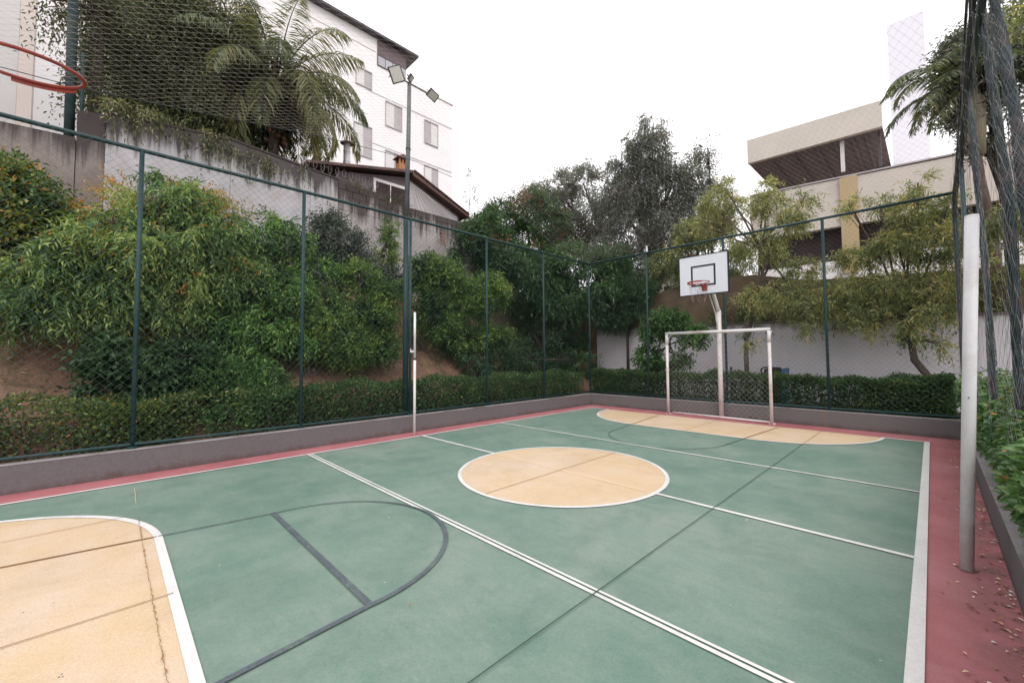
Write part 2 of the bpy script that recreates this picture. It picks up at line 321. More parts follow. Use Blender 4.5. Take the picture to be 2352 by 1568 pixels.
def foliage(name, parent, m, blobs, n, ll, lw, tl=.35, lpt=9, droop=.3, shape='diamond', seed=1, sub=14, sub_r=.30, tint=.45,
            spread=.22, leafdroop=None, flat=.6, shell=.55, kind=None, minz=None):
    """n twigs over clumps inside ellipsoid blobs; leaves stand alternately along every twig"""
    rng = np.random.default_rng(seed); cs = []; rr = []
    vol = np.array([b[1][0] * b[1][1] * b[1][2] for b in blobs]) ** .66; vol /= vol.sum()
    O = []; OD = []; TB = []
    for (c, r), w in zip(blobs, vol):
        k = max(3, int(sub * len(blobs) * w)); nn = max(4, int(n * w))
        d = rng.normal(size=(k, 3)); d /= np.linalg.norm(d, axis=1, keepdims=True)
        rad = rng.uniform(shell, 1, size=(k, 1)) ** .7
        cc = np.array(c) + d * rad * np.array(r) * (1 - sub_r * .5); ct = rng.normal(0, spread * .7, size=k)
        pick = rng.integers(0, k, nn)
        g = rng.normal(size=(nn, 3)); g /= np.linalg.norm(g, axis=1, keepdims=True); g *= rng.uniform(0, 1, (nn, 1)) ** .4
        pos = cc[pick] + g * np.array(r) * sub_r * rng.uniform(.7, 1.3, (nn, 1))
        out = (pos - np.array(c)) / np.array(r); out /= np.linalg.norm(out, axis=1, keepdims=True) + 1e-9
        O.append(pos); OD.append(out * .8 + g * .5 + rng.normal(0, .35, (nn, 3)) + np.array([0, 0, -droop])); TB.append(ct[pick])
    O = np.concatenate(O); OD = np.concatenate(OD); TB = np.concatenate(TB)
    OD /= np.linalg.norm(OD, axis=1, keepdims=True)
    nt_ = len(O); t = np.linspace(.1, 1, lpt)[None, :, None]; tln = (tl * rng.uniform(.6, 1.4, nt_))[:, None, None]
    P = O[:, None, :] + OD[:, None, :] * t * tln + np.array([0, 0, -1.]) * (t ** 2) * tln * droop * .8
    sidev = rng.normal(size=(nt_, 1, 3)); alt = np.where(np.arange(lpt) % 2 == 0, 1, -1)[None, :, None]
    cr = np.cross(OD[:, None, :], sidev); cr /= np.linalg.norm(cr, axis=2, keepdims=True) + 1e-9
    ld = droop if leafdroop is None else leafdroop
    D = OD[:, None, :] * .6 + cr * alt * .9 + rng.normal(0, .25, (nt_, lpt, 3)) + np.array([0, 0, -ld])
    P = P.reshape(-1, 3); D = D.reshape(-1, 3); N = len(P)
    if minz is not None:
        k_ = P[:, 2] > minz; P = P[k_]; D = D[k_]; TBr = np.repeat(TB, lpt)[k_]; N = len(P)
    else: TBr = np.repeat(TB, lpt)
    L = ll * rng.uniform(.65, 1.3, N); W = lw * rng.uniform(.7, 1.25, N)
    ti = np.clip(tint + TBr + rng.normal(0, spread, N), 0, 1)
    return leaf_mesh(name, P, D, L, W, ti, shape, m, parent, rng, flat, kind)
def limbs(mb, path, radii, blobs, seed, n_each=5, r0=.03, sides=5):
    """trunk along path, then limbs from its upper part to and around every blob"""
    rnd = random.Random(seed); P = [Vector(p) for p in path]
    mb.tube(P, radii, 10)
    for c, r in blobs:
        c = Vector(c); r = Vector(r)
        st = P[-1] if len(P) < 3 or rnd.random() < .6 else P[-2]
        mid = st.lerp(c, .5) + Vector((rnd.uniform(-.12, .12), rnd.uniform(-.12, .12), rnd.uniform(-.05, .1)))
        mb.tube([st, mid, c], [radii[-1] * .8, r0 * 1.1, r0 * .6], sides)
        for _ in range(n_each):
            d = Vector((rnd.gauss(0, 1), rnd.gauss(0, 1), rnd.gauss(.3, .8))).normalized()
            e = c + Vector((d.x * r.x, d.y * r.y, d.z * r.z)) * rnd.uniform(.6, .95)
            s0 = mid.lerp(c, rnd.random()); m2 = s0.lerp(e, .5) + Vector((rnd.uniform(-.08, .08), rnd.uniform(-.08, .08), .04))
            mb.tube([s0, m2, e], [r0 * .5, r0 * .3, r0 * .12], 4)
    return mb
def plant(name, label, cat, base, path, radii, blobs, fol, bark=None, group=None, n_each=5, seed=3, r0=.03):
    t = empty(name, base, label, cat, group)
    limbs(MB(), path, radii, blobs, seed, n_each, r0).build('trunk' if cat in ('tree', 'palm') else 'stem', bark or BARK_M, t, smooth=True)
    for i, f in enumerate(fol):
        f = dict(f); nm = f.pop('name', 'crown' if cat == 'tree' else 'foliage'); m = f.pop('mat'); bl = f.pop('blobs', blobs)
        foliage(nm, t, m, bl, seed=seed * 7 + i, **f)
    return t

# ================================================================== SETTING
W, YE, XL, XR, YB = 6.77, 5.51, -.49, 7.20, 6.155
YN = -7.6
def sheet(name, x0, y0, x1, y1, z, m):
    return struct(MB().quad((x0, y0, z), (x1, y0, z), (x1, y1, z), (x0, y1, z)), name, m)
sheet('ground', -160, -120, 160, 200, -.04, GROUND_M)
sheet('court_border', XL, YN, XR, YB, 0, R_MAT)
sheet('court_surface', 0, -5.6, W, YE, .004, G_MAT)
def arc(cx, cy, r, a0, a1, n=40): return [(cx + r * math.cos(math.radians(a0 + (a1 - a0) * i / n)), cy + r * math.sin(math.radians(a0 + (a1 - a0) * i / n))) for i in range(n + 1)]
def poly_sheet(name, pts, z, m):
    b = MB(); b.v = [(x, y, z) for x, y in pts]; b.f = [tuple(range(len(pts)))]; return struct(b, name, m)
R0 = 1.3365; CX = W / 2
poly_sheet('centre_circle', arc(CX, 0, R0 - .02, 0, 360, 96)[:-1], .008, T_MAT)
far_area = arc(4.5, YE, 1.68, 0, 90) + [(3.4, YE - 0)] if 0 else None
def area(sign, yc, r):
    a = arc(4.5, yc, r, 0, -90 * sign * -1 * -1 if 0 else (-90 if sign > 0 else 90))
    b = arc(2.27, yc, r, (-90 if sign > 0 else 90), (-180 if sign > 0 else 180))
    return a + b
far_pts = area(1, YE, 1.72); near_pts = area(-1, -5.6, 1.70)
poly_sheet('goal_area', far_pts, .008, T_MAT); poly_sheet('goal_area', near_pts[::-1], .008, T_MAT)
def mark(name, pts, w, m, z=.012): return struct(MB().strip([(x, y, z) for x, y in pts], w), name, m)
def wob(p, q, n, a, seed):
    r = random.Random(seed); return [(p[0] + (q[0]-p[0]) * i / n + (r.uniform(-a, a) if 0 < i < n else 0), p[1] + (q[1]-p[1]) * i / n + (r.uniform(-a, a) if 0 < i < n else 0)) for i in range(n + 1)]
LW = .048
mark('circle_line', arc(CX, 0, R0 - .02, 0, 360, 120), LW, W_MAT)
mark('goal_area_line', far_pts, LW, W_MAT); mark('goal_area_line', near_pts, .056, W_MAT)
mark('side_line', [(0, -5.6), (0, YE)], .045, W_MAT); mark('side_line', [(W, -5.6), (W, YE)], .068, W_MAT)
mark('end_line', [(-.02, YE), (2.27 - 1.72, YE)], .045, W_MAT, .0123); mark('end_line', [(4.5 + 1.72, YE), (W + .037, YE)], .05, W_MAT, .0123)
mark('half_way_line', [(.02, 0), (CX - R0, 0)], .05, W_MAT, .0121); mark('half_way_line', [(CX + R0, 0), (W - .035, 0)], .05, W_MAT, .0121)
mark('faded_half_way_line', [(CX - R0 + .03, 0), (CX + R0 - .03, 0)], .04, PALE_LINE, .0105)
mark('attack_line', [(.02, 2.0), (W - .035, 2.0)], .042, W_MAT, .0121)
mark('attack_line', [(.02, -1.975), (W - .035, -1.978)], .022, W_MAT, .0121); mark('attack_line', [(.02, -2.022), (W - .035, -2.020)], .030, W_MAT, .0121)
mark('free_throw_line', [(2.33, -3.07), (4.42, -3.07)], .044, GREY_LINE, .0140)
mark('key_line', arc(3.375, -3.07, 1.045, 180, 0, 48) + [(4.66, -5.55)], [.016 + .022 * min(1, max(0, (i - 14) / 16)) for i in range(50)], GREY_LINE, .0150)
mark('key_line', [(2.20, -3.90), (2.33, -3.06)], .016, GREY_LINE, .0150); mark('key_line', [(1.93, -5.55), (2.20, -3.91)], .021, SEAM_T, .0150)
mark('key_line', [(2.25, 3.74), (2.33, 3.07)] + arc(3.375, 3.07, 1.045, -178, -2, 48) + [(4.47, 3.74)], .016, GREY_LINE, .0150)
mark('key_line', [(2.06, 5.4), (2.25, 3.75)], .022, SEAM_T, .0150); mark('key_line', [(4.47, 3.75), (4.62, 5.4)], .024, SEAM_T, .0150)
# saw-cut joints filled dark, brown where they cross the tan paint
def cuts(name, x, segs, w):
    for y0, y1, m in segs: mark(name, wob((x, y0), (x, y1), max(2, int(abs(y1 - y0) / .25)), .0025, int(x * 90 + y0 * 7)), w, m, .0165)
cuts('floor_joint', 5.32, [(-5.6, 3.85, SEAM_G), (3.97, 5.45, SEAM_T)], .008)
cuts('floor_joint', 3.39, [(-5.6, -3.9, SEAM_T), (-1.3, 1.3, SEAM_T), (3.8, 5.45, SEAM_T)], .008)
cuts('floor_joint', 1.42, [(-5.55, -4.1, SEAM_T)], .007)
mark('floor_crack', wob((.3, -3.985), (1.0, -4.0), 9, .004, 4), .004, PALE_LINE, .017)
rc = random.Random(11); cr = []; x_ = 1.50; y_ = -4.0
while x_ < 6.7: cr.append((x_, y_ + rc.uniform(-.0045, .0045))); x_ += rc.uniform(.008, .03)
mark('floor_crack', cr, [.002 + .008 * rc.random() ** 2.5 for _ in cr], SEAM_T, .0172)
# scuffs on the tan paint
b = MB()
for (sx, sy) in ((2.98, -4.55), (3.02, -4.44), (3.9, -4.35), (3.93, -4.5), (4.05, -4.28), (3.4, .5), (3.9, .35), (3.2, -.5), (4.15, -.2), (3.75, -.35)):
    for _ in range(4):
        px, py = sx + rc.gauss(0, .016), sy + rc.gauss(0, .010); r_ = rc.uniform(.0015, .0045)
        k0 = len(b.v); b.v += [(px + r_ * math.cos(a) * rc.uniform(.6, 1.6), py + r_ * math.sin(a), .0100) for a in (0, 1.2, 2.5, 3.8, 5.1)]; b.f.append(tuple(range(k0, k0 + 5)))
tag(struct(b, 'scuff_marks', GREY_LINE), kind='stuff')

# kerbs (low rendered walls) round the court
KH = .336
def kerb(label, a, bx, m=None):
    t = empty('kerb_wall', ((a[0] + bx[0]) / 2, (a[1] + bx[1]) / 2, 0), label, 'low wall')
    MB().box((a[0], a[1], -.02), (bx[0], bx[1], KH - .02)).build('wall', m or KERB_M, t)
    MB().box((a[0] - .004, a[1] - .004, KH - .018), (bx[0] + .004, bx[1] + .004, KH)).build('coping', KTOP_M, t, bevel=.006)
kerb('long mauve grey kerb wall under the left fence', (-.62, YN, 0), (XL, YB - .006, 0))
kerb('mauve grey kerb wall behind the goal with a rust stain below the top', (-.62, YB, 0), (XR + .12, YB + .13, 0), KERBF_M)
kerb('low grey kerb wall beside the right red border under the leafy hedge', (XR, YN, 0), (XR + .12, YB - .006, 0))
# ground around: bed behind the kerbs and the soil bank rising to the retaining wall
def grid_sheet(name, xs, ys, zf, m, kind='structure'):
    b = MB(); nx, ny = len(xs), len(ys)
    b.v = [(x, y, zf(x, y)) for y in ys for x in xs]
    b.f = [(j * nx + i, j * nx + i + 1, (j + 1) * nx + i + 1, (j + 1) * nx + i) for j in range(ny - 1) for i in range(nx - 1)]
    return tag(b.build(name, m, smooth=True), kind=kind)
def hn(x, y): return .05 * math.sin(x * 2.3 + y * 1.1) + .04 * math.sin(x * 5.1 - y * 3.3) + .03 * math.sin(y * 6.7 + x)
def bank(x, y):
    t = (-1.15 - x); z = .22 + max(0, t) * .93
    if y > 4: z = .22 + max(0, t) * (.93 - min(1, (y - 4) / 3) * .65)
    return z + (hn(x, y) if t > 0 else hn(x, y) * .2)
xs = [-.63 - .03 * i for i in range(3)] + [-.8 - .16 * i for i in range(25)]
grid_sheet('soil_bank', xs, [-9 + .25 * i for i in range(100)], bank, SOIL_M)
grid_sheet('planting_bed', [-.62 + .5 * i for i in range(17)] + [7.34 + .5 * i for i in range(14)], [YB + .12 + .2 * i for i in range(14)], lambda x, y: .2 + hn(x, y) * .3, BED_M)
grid_sheet('planting_bed', [XR + .115 + .3 * i for i in range(18)], [YN + .4 * i for i in range(34)], lambda x, y: .22 + hn(x, y) * .3, BED_M)
# upper terrace behind the retaining wall
struct(MB().box((-40, -14, -.03), (-4.8, 7.4, 4.9)), 'upper_terrace', GROUND_M)

# ================================================================== LEFT RETAINING WALL
t = empty('retaining_wall', (-4.5, 0, 2.5), 'tall weathered grey retaining wall with black mould streaks above the soil bank', 'wall')
def ypoly(pts, x, th, name, m, **k): return MB().prism([(x, y, z) for y, z in pts], (-th, 0, 0)).build(name, m, t, **k)
MB().prism([(-4.5, -9, 2.5), (-4.5, -4.80, 2.5), (-4.5, -4.80, 5.72), (-4.5, -9, 5.52)], (-.25, 0, 0)).build('panel', LWALL2_M, t).__setitem__('label', 'lower brown end panel of the wall')
MB().prism([(-4.52, -4.79, 2.5), (-4.52, -4.41, 2.5), (-4.52, -4.41, 6.34), (-4.52, -4.79, 6.27)], (-.25, 0, 0)).build('panel', LWALL2_M, t)
for y0, z0, y1, z1 in ((-4.40, 6.36, -2.36, 6.58), (-2.352, 6.58, -.62, 6.43), (-.612, 6.43, .10, 6.37)):
    MB().prism([(-4.5, y0, 2.5), (-4.5, y1, 2.5), (-4.5, y1, z1), (-4.5, y0, z0)], (-.25, 0, 0)).build('panel', LWALL_M, t)
    MB().prism([(-4.48, y0, z0), (-4.48, y1, z1), (-4.48, y1, z1 + .045), (-4.48, y0, z0 + .045)], (-.29, 0, 0)).build('coping', LWALL2_M, t)
# right part: render below, exposed block courses on top
MB().prism([(-4.5, .108, 2.5), (-4.5, 4.9, 2.5), (-4.5, 4.9, 5.56), (-4.5, .108, 5.56)], (-.25, 0, 0)).build('panel', BLOCK_M, t)
MB().box((-4.74, .115, 5.56), (-4.56, 4.88, 6.14)).build('mortar', LWALL2_M, t)
rb = random.Random(5); protos = {}
for c, (z0, h) in enumerate(((5.568, .185), (5.761, .185), (5.954, .185), (6.147, .185))):
    y = .11 - (.2 if c % 2 else 0)
    while y < 4.8:
        y0 = max(y, .112); y1 = min(y + .39, 4.89)
        if c == 3 and 1.5 < y0: break
        if y1 - y0 > .06:
            key = round(y1 - y0, 2)
            if key not in protos:
                me = MB().box((-.21, 0, 0), (0, key - .008, h)).build('block', BLOCK_M, t); protos[key] = me.data; o = me
            else:
                o = bpy.data.objects.new('block', protos[key]); COL.objects.link(o); o.parent = t
            o.matrix_parent_inverse = Matrix.Translation(t.location).inverted(); o.location = (-4.5 + rb.uniform(-.006, .006), y0, z0)
        y += .398

# ================================================================== BACK WALLS (beyond the far fence)
t = empty('boundary_wall', (3, 9, 0), 'pale lilac boundary wall behind the far hedge with a dark coping line', 'wall')
MB().prism([(-2.2, 9.0, .1), (14, 9.0, .1), (14, 9.0, 2.28), (7.3, 9.0, 2.30), (-2.2, 9.0, 2.44)], (0, .14, 0)).build('wall', BWALL_M, t)
MB().prism([(-2.2, 8.98, 2.44), (7.3, 8.98, 2.30), (14, 8.98, 2.28), (14, 8.98, 2.33), (7.3, 8.98, 2.35), (-2.2, 8.98, 2.49)], (0, .18, 0)).build('coping', HWALL_M, t)
t2 = struct(MB().prism([(-1.6, 9.25, 2.3), (14, 9.25, 2.1), (14, 9.25, 3.3), (7.4, 9.25, 3.35), (4.6, 9.25, 3.5), (3.2, 9.25, 3.85), (1.6, 9.25, 3.9), (.6, 9.25, 3.74), (-.4, 9.25, 3.45), (-1.6, 9.25, 2.9)], (0, 5.8, .3)), 'earth_mound', BROWN_M)
tag(MB().box((-3.6, 9.16, 0), (-1.42, 9.24, 2.9)).build('garden_screen', mottled('dull_orange_brown_boards', (.22, .12, .075), (.28, .17, .11), 2, .9, None, 30, .002)), 'dull orange brown screen between the dark shrubs and the lilac wall', 'wall')
tag(MB().box((-30, 22, 0), (-1.5, 22.3, 4.0)).build('deep_shade_wall', DARK_M), 'added far wall coloured as the deep shade behind the mango trees', 'wall')  # added backdrop, deep shade under the trees put into its colour
# white gable and red bits seen through the trees
t = empty('pale_house', (-1.5, 16.2, 3), 'small pale house behind the trees left of the backboard', 'house')
MB().prism([(-3.2, 15.4, 3), (.6, 15.4, 3), (.6, 15.4, 5.0), (-1.0, 15.4, 6.1), (-3.2, 15.4, 5.4)], (0, 3, 0)).build('wall', mottled('cream_house_paint', (.55, .50, .45), (.62, .57, .52), 2, .8), t)
MB().prism([(-3.4, 15.2, 5.36), (-1.0, 15.2, 6.16), (.8, 15.2, 4.98), (.8, 15.2, 5.1), (-1.0, 15.2, 6.3), (-3.4, 15.2, 5.48)], (0, 3.4, 0)).build('roof', mottled('salmon_roof_tiles', (.42, .13, .10), (.5, .2, .16), 9, .8), t)
b = MB().box((-2.5, 15.36, 4.2), (-2.1, 15.39, 4.9)); b.build('window', DARK_M, t)

# ================================================================== WHITE APARTMENT BUILDING
FX = -13.8
t = empty('apartment_building', (FX, 3, 5), 'white apartment building with a dark roof edge above the grey wall', 'building')
MB().box((FX - 9, -9, 0), (FX, 7.33, 18.7)).build('wall', FACADE_M, t)
w2 = MB().box((FX - 9, 7.335, 0), (FX - .02, 10.55, 17.15)).build('wall', FACADE_M, t)
MB().box((FX - 9.1, 7.34, 17.155), (FX + .03, 10.6, 17.22)).build('parapet', BEIGE_M, t)
MB().box((FX - 9.4, -9.4, 18.705), (FX + .35, 7.95, 18.83)).build('roof_slab', HOUSING_M, t)
MB().box((FX + .005, -9.0, 17.93), (FX + .02, 5.5, 17.96)).build('string_line', BEIGE_M, t)
for z in (15.62, 12.85, 10.1): MB().box((FX + .005, 5.0, z), (FX + .016, 10.5, z + .03)).build('string_line', CURT_M, t)
# corner loggia under the roof: flat panel, recess shade put into its colour
lg = MB().box((FX + .005, 5.60, 17.25), (FX + .05, 7.30, 18.69)).build('loggia', SOFF_M, t)
for i in range(4): MB().box((FX + .055, 5.64 + i * .42, 17.27), (FX + .07, 6.02 + i * .42, 17.78)).build('glass_panel', GLASS_M, lg)
MB().box((FX + .052, 5.6, 17.79), (FX + .09, 7.3, 17.83)).build('rail', HOUSING_M, lg)
def window(y0, y1, z0, z1, left_dark=False, par=None, x=FX):
    f = MB()
    for a, c in (((x + .004, y0 - .05, z1), (x + .05, y1 + .05, z1 + .06)), ((x + .004, y0 - .05, z0 - .05), (x + .05, y1 + .05, z0)),
                 ((x + .004, y0 - .05, z0), (x + .03, y0, z1)), ((x + .004, y1, z0), (x + .03, y1 + .05, z1))): f.box(a, c)
    w = f.build('window', CURT_M, par)
    ym = (y0 + y1) / 2
    MB().box((x + .003, y0, z0), (x + .012, ym, z1)).build('pane', CURT_M if left_dark else ALU_M, w)
    MB().box((x + .003, ym + .002, z0), (x + .010, y1, z1)).build('pane', ALU_M if left_dark else CURT_M, w)
    MB().box((x + .012, ym - .02, z0 + .01), (x + .025, ym + .02, z1 - .01)).build('mullion', ALU_M, w)
window(6.13, 7.05, 14.15, 15.45, False, t); window(8.58, 9.44, 14.1, 15.4, True, t)
window(6.13, 7.05, 11.4, 12.7, False, t); window(8.58, 9.44, 11.38, 12.66, False, t)
window(4.48, 5.27, 15.75, 16.6, False, t); window(4.4, 5.3, 12.0, 13.6, False, t); window(1.6, 2.5, 12.0, 13.6, True, t)
window(8.58, 9.44, 8.6, 9.95, True, t)

# far-left block
t = empty('tower_block', (-11, -7.6, 5), 'pale tower block with a beige corner strip at the upper left edge', 'building')
MB().prism([(-9.2, -9.5, 3), (-10.0, -6.16, 3), (-10.4, -6.16, 3), (-10.4, -9.5, 3)], (0, 0, 12)).build('wall', mottled('pale_render_grey', (.72, .70, .70), (.66, .64, .64), 1, .8), t)
MB().prism([(-9.99, -6.155, 3), (-9.99, -5.90, 3), (-10.35, -5.90, 3), (-10.35, -6.155, 3)], (0, 0, 12)).build('corner_pilaster', mottled('pale_beige_render', (.66, .58, .54), (.70, .62, .58), 1, .8), t)

# ================================================================== HOUSE BEHIND THE WALL
HX = -5.6
t = empty('gabled_house', (HX, 2.8, 5), 'low gabled house with dark red brown eaves just behind the grey wall', 'house')
MB().prism([(HX, .45, 4.8), (HX, 5.0, 4.8), (HX, 5.0, 6.80), (HX, 2.85, 7.62), (HX, .45, 7.1)], (-3, 0, 0)).build('wall', HWALL_M, t)
r1 = MB().prism([(HX + .30, -.45, 6.96), (HX + .30, 2.86, 7.70), (HX + .30, 2.86, 7.79), (HX + .30, -.45, 7.04)], (-3.6, 0, 0)).build('roof_slope', TILE_M, t)
r2 = MB().prism([(HX + .30, 2.865, 7.62), (HX + .30, 5.25, 6.72), (HX + .30, 5.25, 6.86), (HX + .30, 2.865, 7.79)], (-3.6, 0, 0)).build('roof_slope', TILE_M, t)
for i in range(12):   # tile ends along the right verge
    f_ = i / 12; y = 2.9 + 2.3 * f_; z = 7.80 - .93 * f_ + .0
    MB().tube([(HX + .32, y, z - .01), (HX + .32, y + .2, z - .085)], .035, 6).build('verge_tile', TILE_M, r2)
w = MB().box((HX + .01, 1.60, 6.3), (HX + .05, 2.80, 7.24)).build('window', ALU_M, t)
MB().box((HX + .052, 1.68, 6.32), (HX + .06, 2.16, 7.14)).build('pane', DARK_M, w); MB().box((HX + .052, 2.2, 6.32), (HX + .06, 2.75, 7.14)).build('pane', DARK_M, w)
b = MB()
for i in range(9):   # metal ribs of the translucent awning on the right of the gable
    b.tube([(HX + .08, 2.95 + i * .07, 7.45 - i * .03), (HX + .08, 3.3 + i * .22, 6.3)], .012, 4)
MB().prism([(HX + .03, 2.9, 6.1), (HX + .03, 4.9, 6.1), (HX + .03, 4.9, 6.72), (HX + .03, 2.9, 7.5)], (-.02, 0, 0)).build('awning_sheet', mottled('grey_mauve_sheet', (.42, .38, .40), (.5, .46, .48), 3, .5), t)
b.build('awning_rib', ALU_M, t)
t = empty('brick_chimney', (-6.6, 2.65, 7.4), 'little orange brick chimney with a pitched cap on the gabled house', 'chimney')
cc = (-6.60, 3.13, 8.35)
cx_, cy_, cz_ = cc; cz_ += .13
MB().box((cx_ - .14, cy_ - .15, cz_ - .7), (cx_ + .14, cy_ + .15, cz_ + .02)).build('stack', BRICK_M, t)
for dx in (-1, 1):
    for dy in (-1, 0, 1): MB().box((cx_ + dx * .11 - .03, cy_ + dy * .12 - .03, cz_ + .022), (cx_ + dx * .11 + .03, cy_ + dy * .12 + .03, cz_ + .2)).build('pier', BRICK_M, t)
MB().prism([(cx_ + .2, cy_ - .25, cz_ + .19), (cx_ + .2, cy_ + .25, cz_ + .19), (cx_ + .2, cy_, cz_ + .36)], (-.4, 0, 0)).build('cap', TILE_M, t)
MB().box((cx_ - .08, cy_ - .12, cz_ + .022), (cx_ + .08, cy_ + .12, cz_ + .18)).build('flue_opening', DARK_M, t)
t = empty('flue_pipe', (-6.2, .9, 7), 'silver flue pipe with a rusty conical cap beside the palm', 'flue')
fx, fy, fz = (-6.20, 1.00, 8.36)
MB().tube([(fx, fy, 6.8), (fx, fy, fz - .03)], .105, 14).build('pipe', STEEL_M, t, smooth=True)
for zz in (.25, .6): MB().tube([(fx, fy, fz - zz), (fx, fy, fz - zz - .03)], .112, 14).build('band', STEEL_M, t)
MB().tube([(fx, fy, fz), (fx, fy, fz + .10)], [.21, .05], 14).build('cap', RUST_M, t)
for k in range(3): a = k * 2.1; MB().tube([(fx + .09 * math.cos(a), fy + .09 * math.sin(a), fz - .05), (fx + .1 * math.cos(a), fy + .1 * math.sin(a), fz + .03)], .008, 4).build('cap_strut', STEEL_M, t)
# razor wire coils
b = MB(); pts = []
for i in range(200):
    a = i * .36; f_ = i / 200; pts.append((-4.62 + .02 * math.cos(a), -.9 + f_ * 2.2 + .17 * math.cos(a) * .5, 6.62 - .02 * f_ + .15 * math.sin(a)))
b.tube(pts, .0025, 3); tag(b.build('razor_wire', STEEL_M), 'thin coiled razor wire on top of the grey wall by the palm', 'wire')

# ================================================================== BEIGE BUILDING ON THE RIGHT
t = empty('modern_building', (5, 16, 4), 'beige modern building with a dark open roof terrace on the right', 'building')
BY = 16
MB().prism([(1.40, BY - .4, 9.93), (5.9, BY - .4, 9.80), (5.9, BY - .4, 10.78), (1.40, BY - .4, 10.98)], (0, .2, 0)).build('roof_fascia', BEIGE_M, t)
MB().box((1.42, BY - .195, 9.93), (5.88, BY + 5.4, 10.0)).build('soffit', SOFF_M, t)
for i, x in enumerate((2.2, 3.0, 3.8, 4.4, 4.95, 5.35)): MB().box((x, BY - .19, 9.83), (x + .09, BY + 5.3, 9.925)).build('beam', HWALL_M, t)
MB().box((1.36, BY - .42, 10.98), (5.94, BY + 5, 11.02)).build('roof_edge', CURT_M, t) if 0 else None
MB().box((4.62, BY - .1, 8.6), (4.74, BY + .02, 9.82)).build('column', ALU_M, t)
MB().box((5.72, BY + .3, 8.6), (5.80, BY + .4, 9.9)).build('column', HOUSING_M, t)
MB().prism([(1.33, BY, 6.55), (14, BY, 6.3), (14, BY, 7.9), (7.75, BY, 8.18), (1.33, BY, 8.56)], (0, .3, 0)).build('parapet_band', BEIGE_M, t)
MB().prism([(1.33, BY - .04, 8.565), (14, BY - .04, 7.905), (14, BY - .04, 7.96), (1.33, BY - .04, 8.62)], (0, .4, 0)).build('band_coping', CURT_M, t)
MB().box((4.55, BY - .08, 4.6), (5.08, BY - .045, 8.36)).build('pilaster', TANP_M, t)
MB().box((1.5, BY + .35, 5.0), (13.8, BY + .6, 6.5)).build('window_band', DARK_M, t)
MB().box((1.33, BY + .05, 2.5), (14, BY + .34, 5.15)).build('lower_wall', FACADE_M, t)
MB().box((1.34, BY + .4, 6.6), (13.9, BY + 5.3, 8.05)).build('floor_slab', BEIGE_M, t)
for x in (2.4, 6.6, 8.6): MB().box((x, BY + .1, 5.155), (x + .06, BY + .34, 6.3)).build('mullion', HOUSING_M, t)
tt = empty('stair_tower', (6.6, 21, 5), 'faint pale lilac tower rising beside the beige building', 'tower')
MB().box((5.98, 20, 3), (7.15, 23, 16.1)).build('wall', TOWER_M, tt)
MB().box((6.6, 19.97, 3), (7.16, 19.995, 9.2)).build('lower_panel', TOWER_M, tt)
# ================================================================== FENCES
FXL, HZ, FYB, FXR = -.571, 4.32, 6.235, 7.27
def clip_diag(u0, u1, v0, v1, pitch, sgn):
    """segments of 45 degree lines inside a rectangle"""
    out = []; c = (u0 - v1) if sgn > 0 else (u0 + v0); end = (u1 - v0) if sgn > 0 else (u1 + v1)
    while c < end:
        pts = []
        if sgn > 0:   # u - v = c
            a = max(u0, v0 + c); b_ = min(u1, v1 + c)
            if b_ > a: pts = [(a, a - c), (b_, b_ - c)]
        else:         # u + v = c
            a = max(u0, c - v1); b_ = min(u1, c - v0)
            if b_ > a: pts = [(a, c - a), (b_, c - b_)]
        if pts: out.append(pts)
        c += pitch
    return out
def chainlink(par, mp, u0, u1, v0, v1, r=.0013, pitch=.105, off=.003, m=None, name='chain_link_mesh'):
    b = MB(); rd = random.Random(int(u0 * 10) + 5)
    for sgn in (1, -1):
        for (a, c) in clip_diag(u0, u1, v0, v1, pitch, sgn):
            n = max(1, int(abs(c[0] - a[0]) / .8)); pts = []
            for i in range(n + 1):
                f_ = i / n; u = a[0] + (c[0] - a[0]) * f_; v = a[1] + (c[1] - a[1]) * f_
                bow = .012 * math.sin(u * 2.1) * math.sin((v - v0) / (v1 - v0) * math.pi)
                pts.append(mp(u, v, off * sgn + bow))
            b.tube(pts, r, 3, cap=False)
    return b.build(name, m or TEAL_WIRE, par)
# left fence
t = empty('left_fence', (FXL, 0, KH), 'long teal green chain link fence on the left kerb', 'fence')
MB().tube([(FXL, YN, HZ), (FXL, FYB, HZ)], .028, 10).build('top_rail', TEAL, t, smooth=True)
MB().tube([(FXL, YN, .395), (FXL, -2, .385), (FXL, FYB, .39)], .020, 8).build('bottom_rail', TEAL, t, smooth=True)
first = None
for y in (-6.0, -3.99, -1.96, .06, 2.09, 4.12, 6.235):
    if first is None:
        first = MB().tube([(0, 0, KH), (0, 0, HZ)], .027, 10).build('post', TEAL, None, smooth=True); p_ = first; p_.parent = t
        fo = MB().tube([(0, 0, KH + .002), (0, 0, KH + .03)], .055, 10).build('base_plate', TEAL, None); fo.parent = p_
    else:
        p_ = first.copy(); COL.objects.link(p_); f2 = fo.copy(); COL.objects.link(f2); f2.parent = p_
    p_.parent = t; p_.matrix_parent_inverse = Matrix.Translation(t.location).inverted(); p_.location = (FXL, y, 0)
chainlink(t, lambda u, v, o: (FXL + .03 + o, u, v), YN, FYB, .395, HZ)
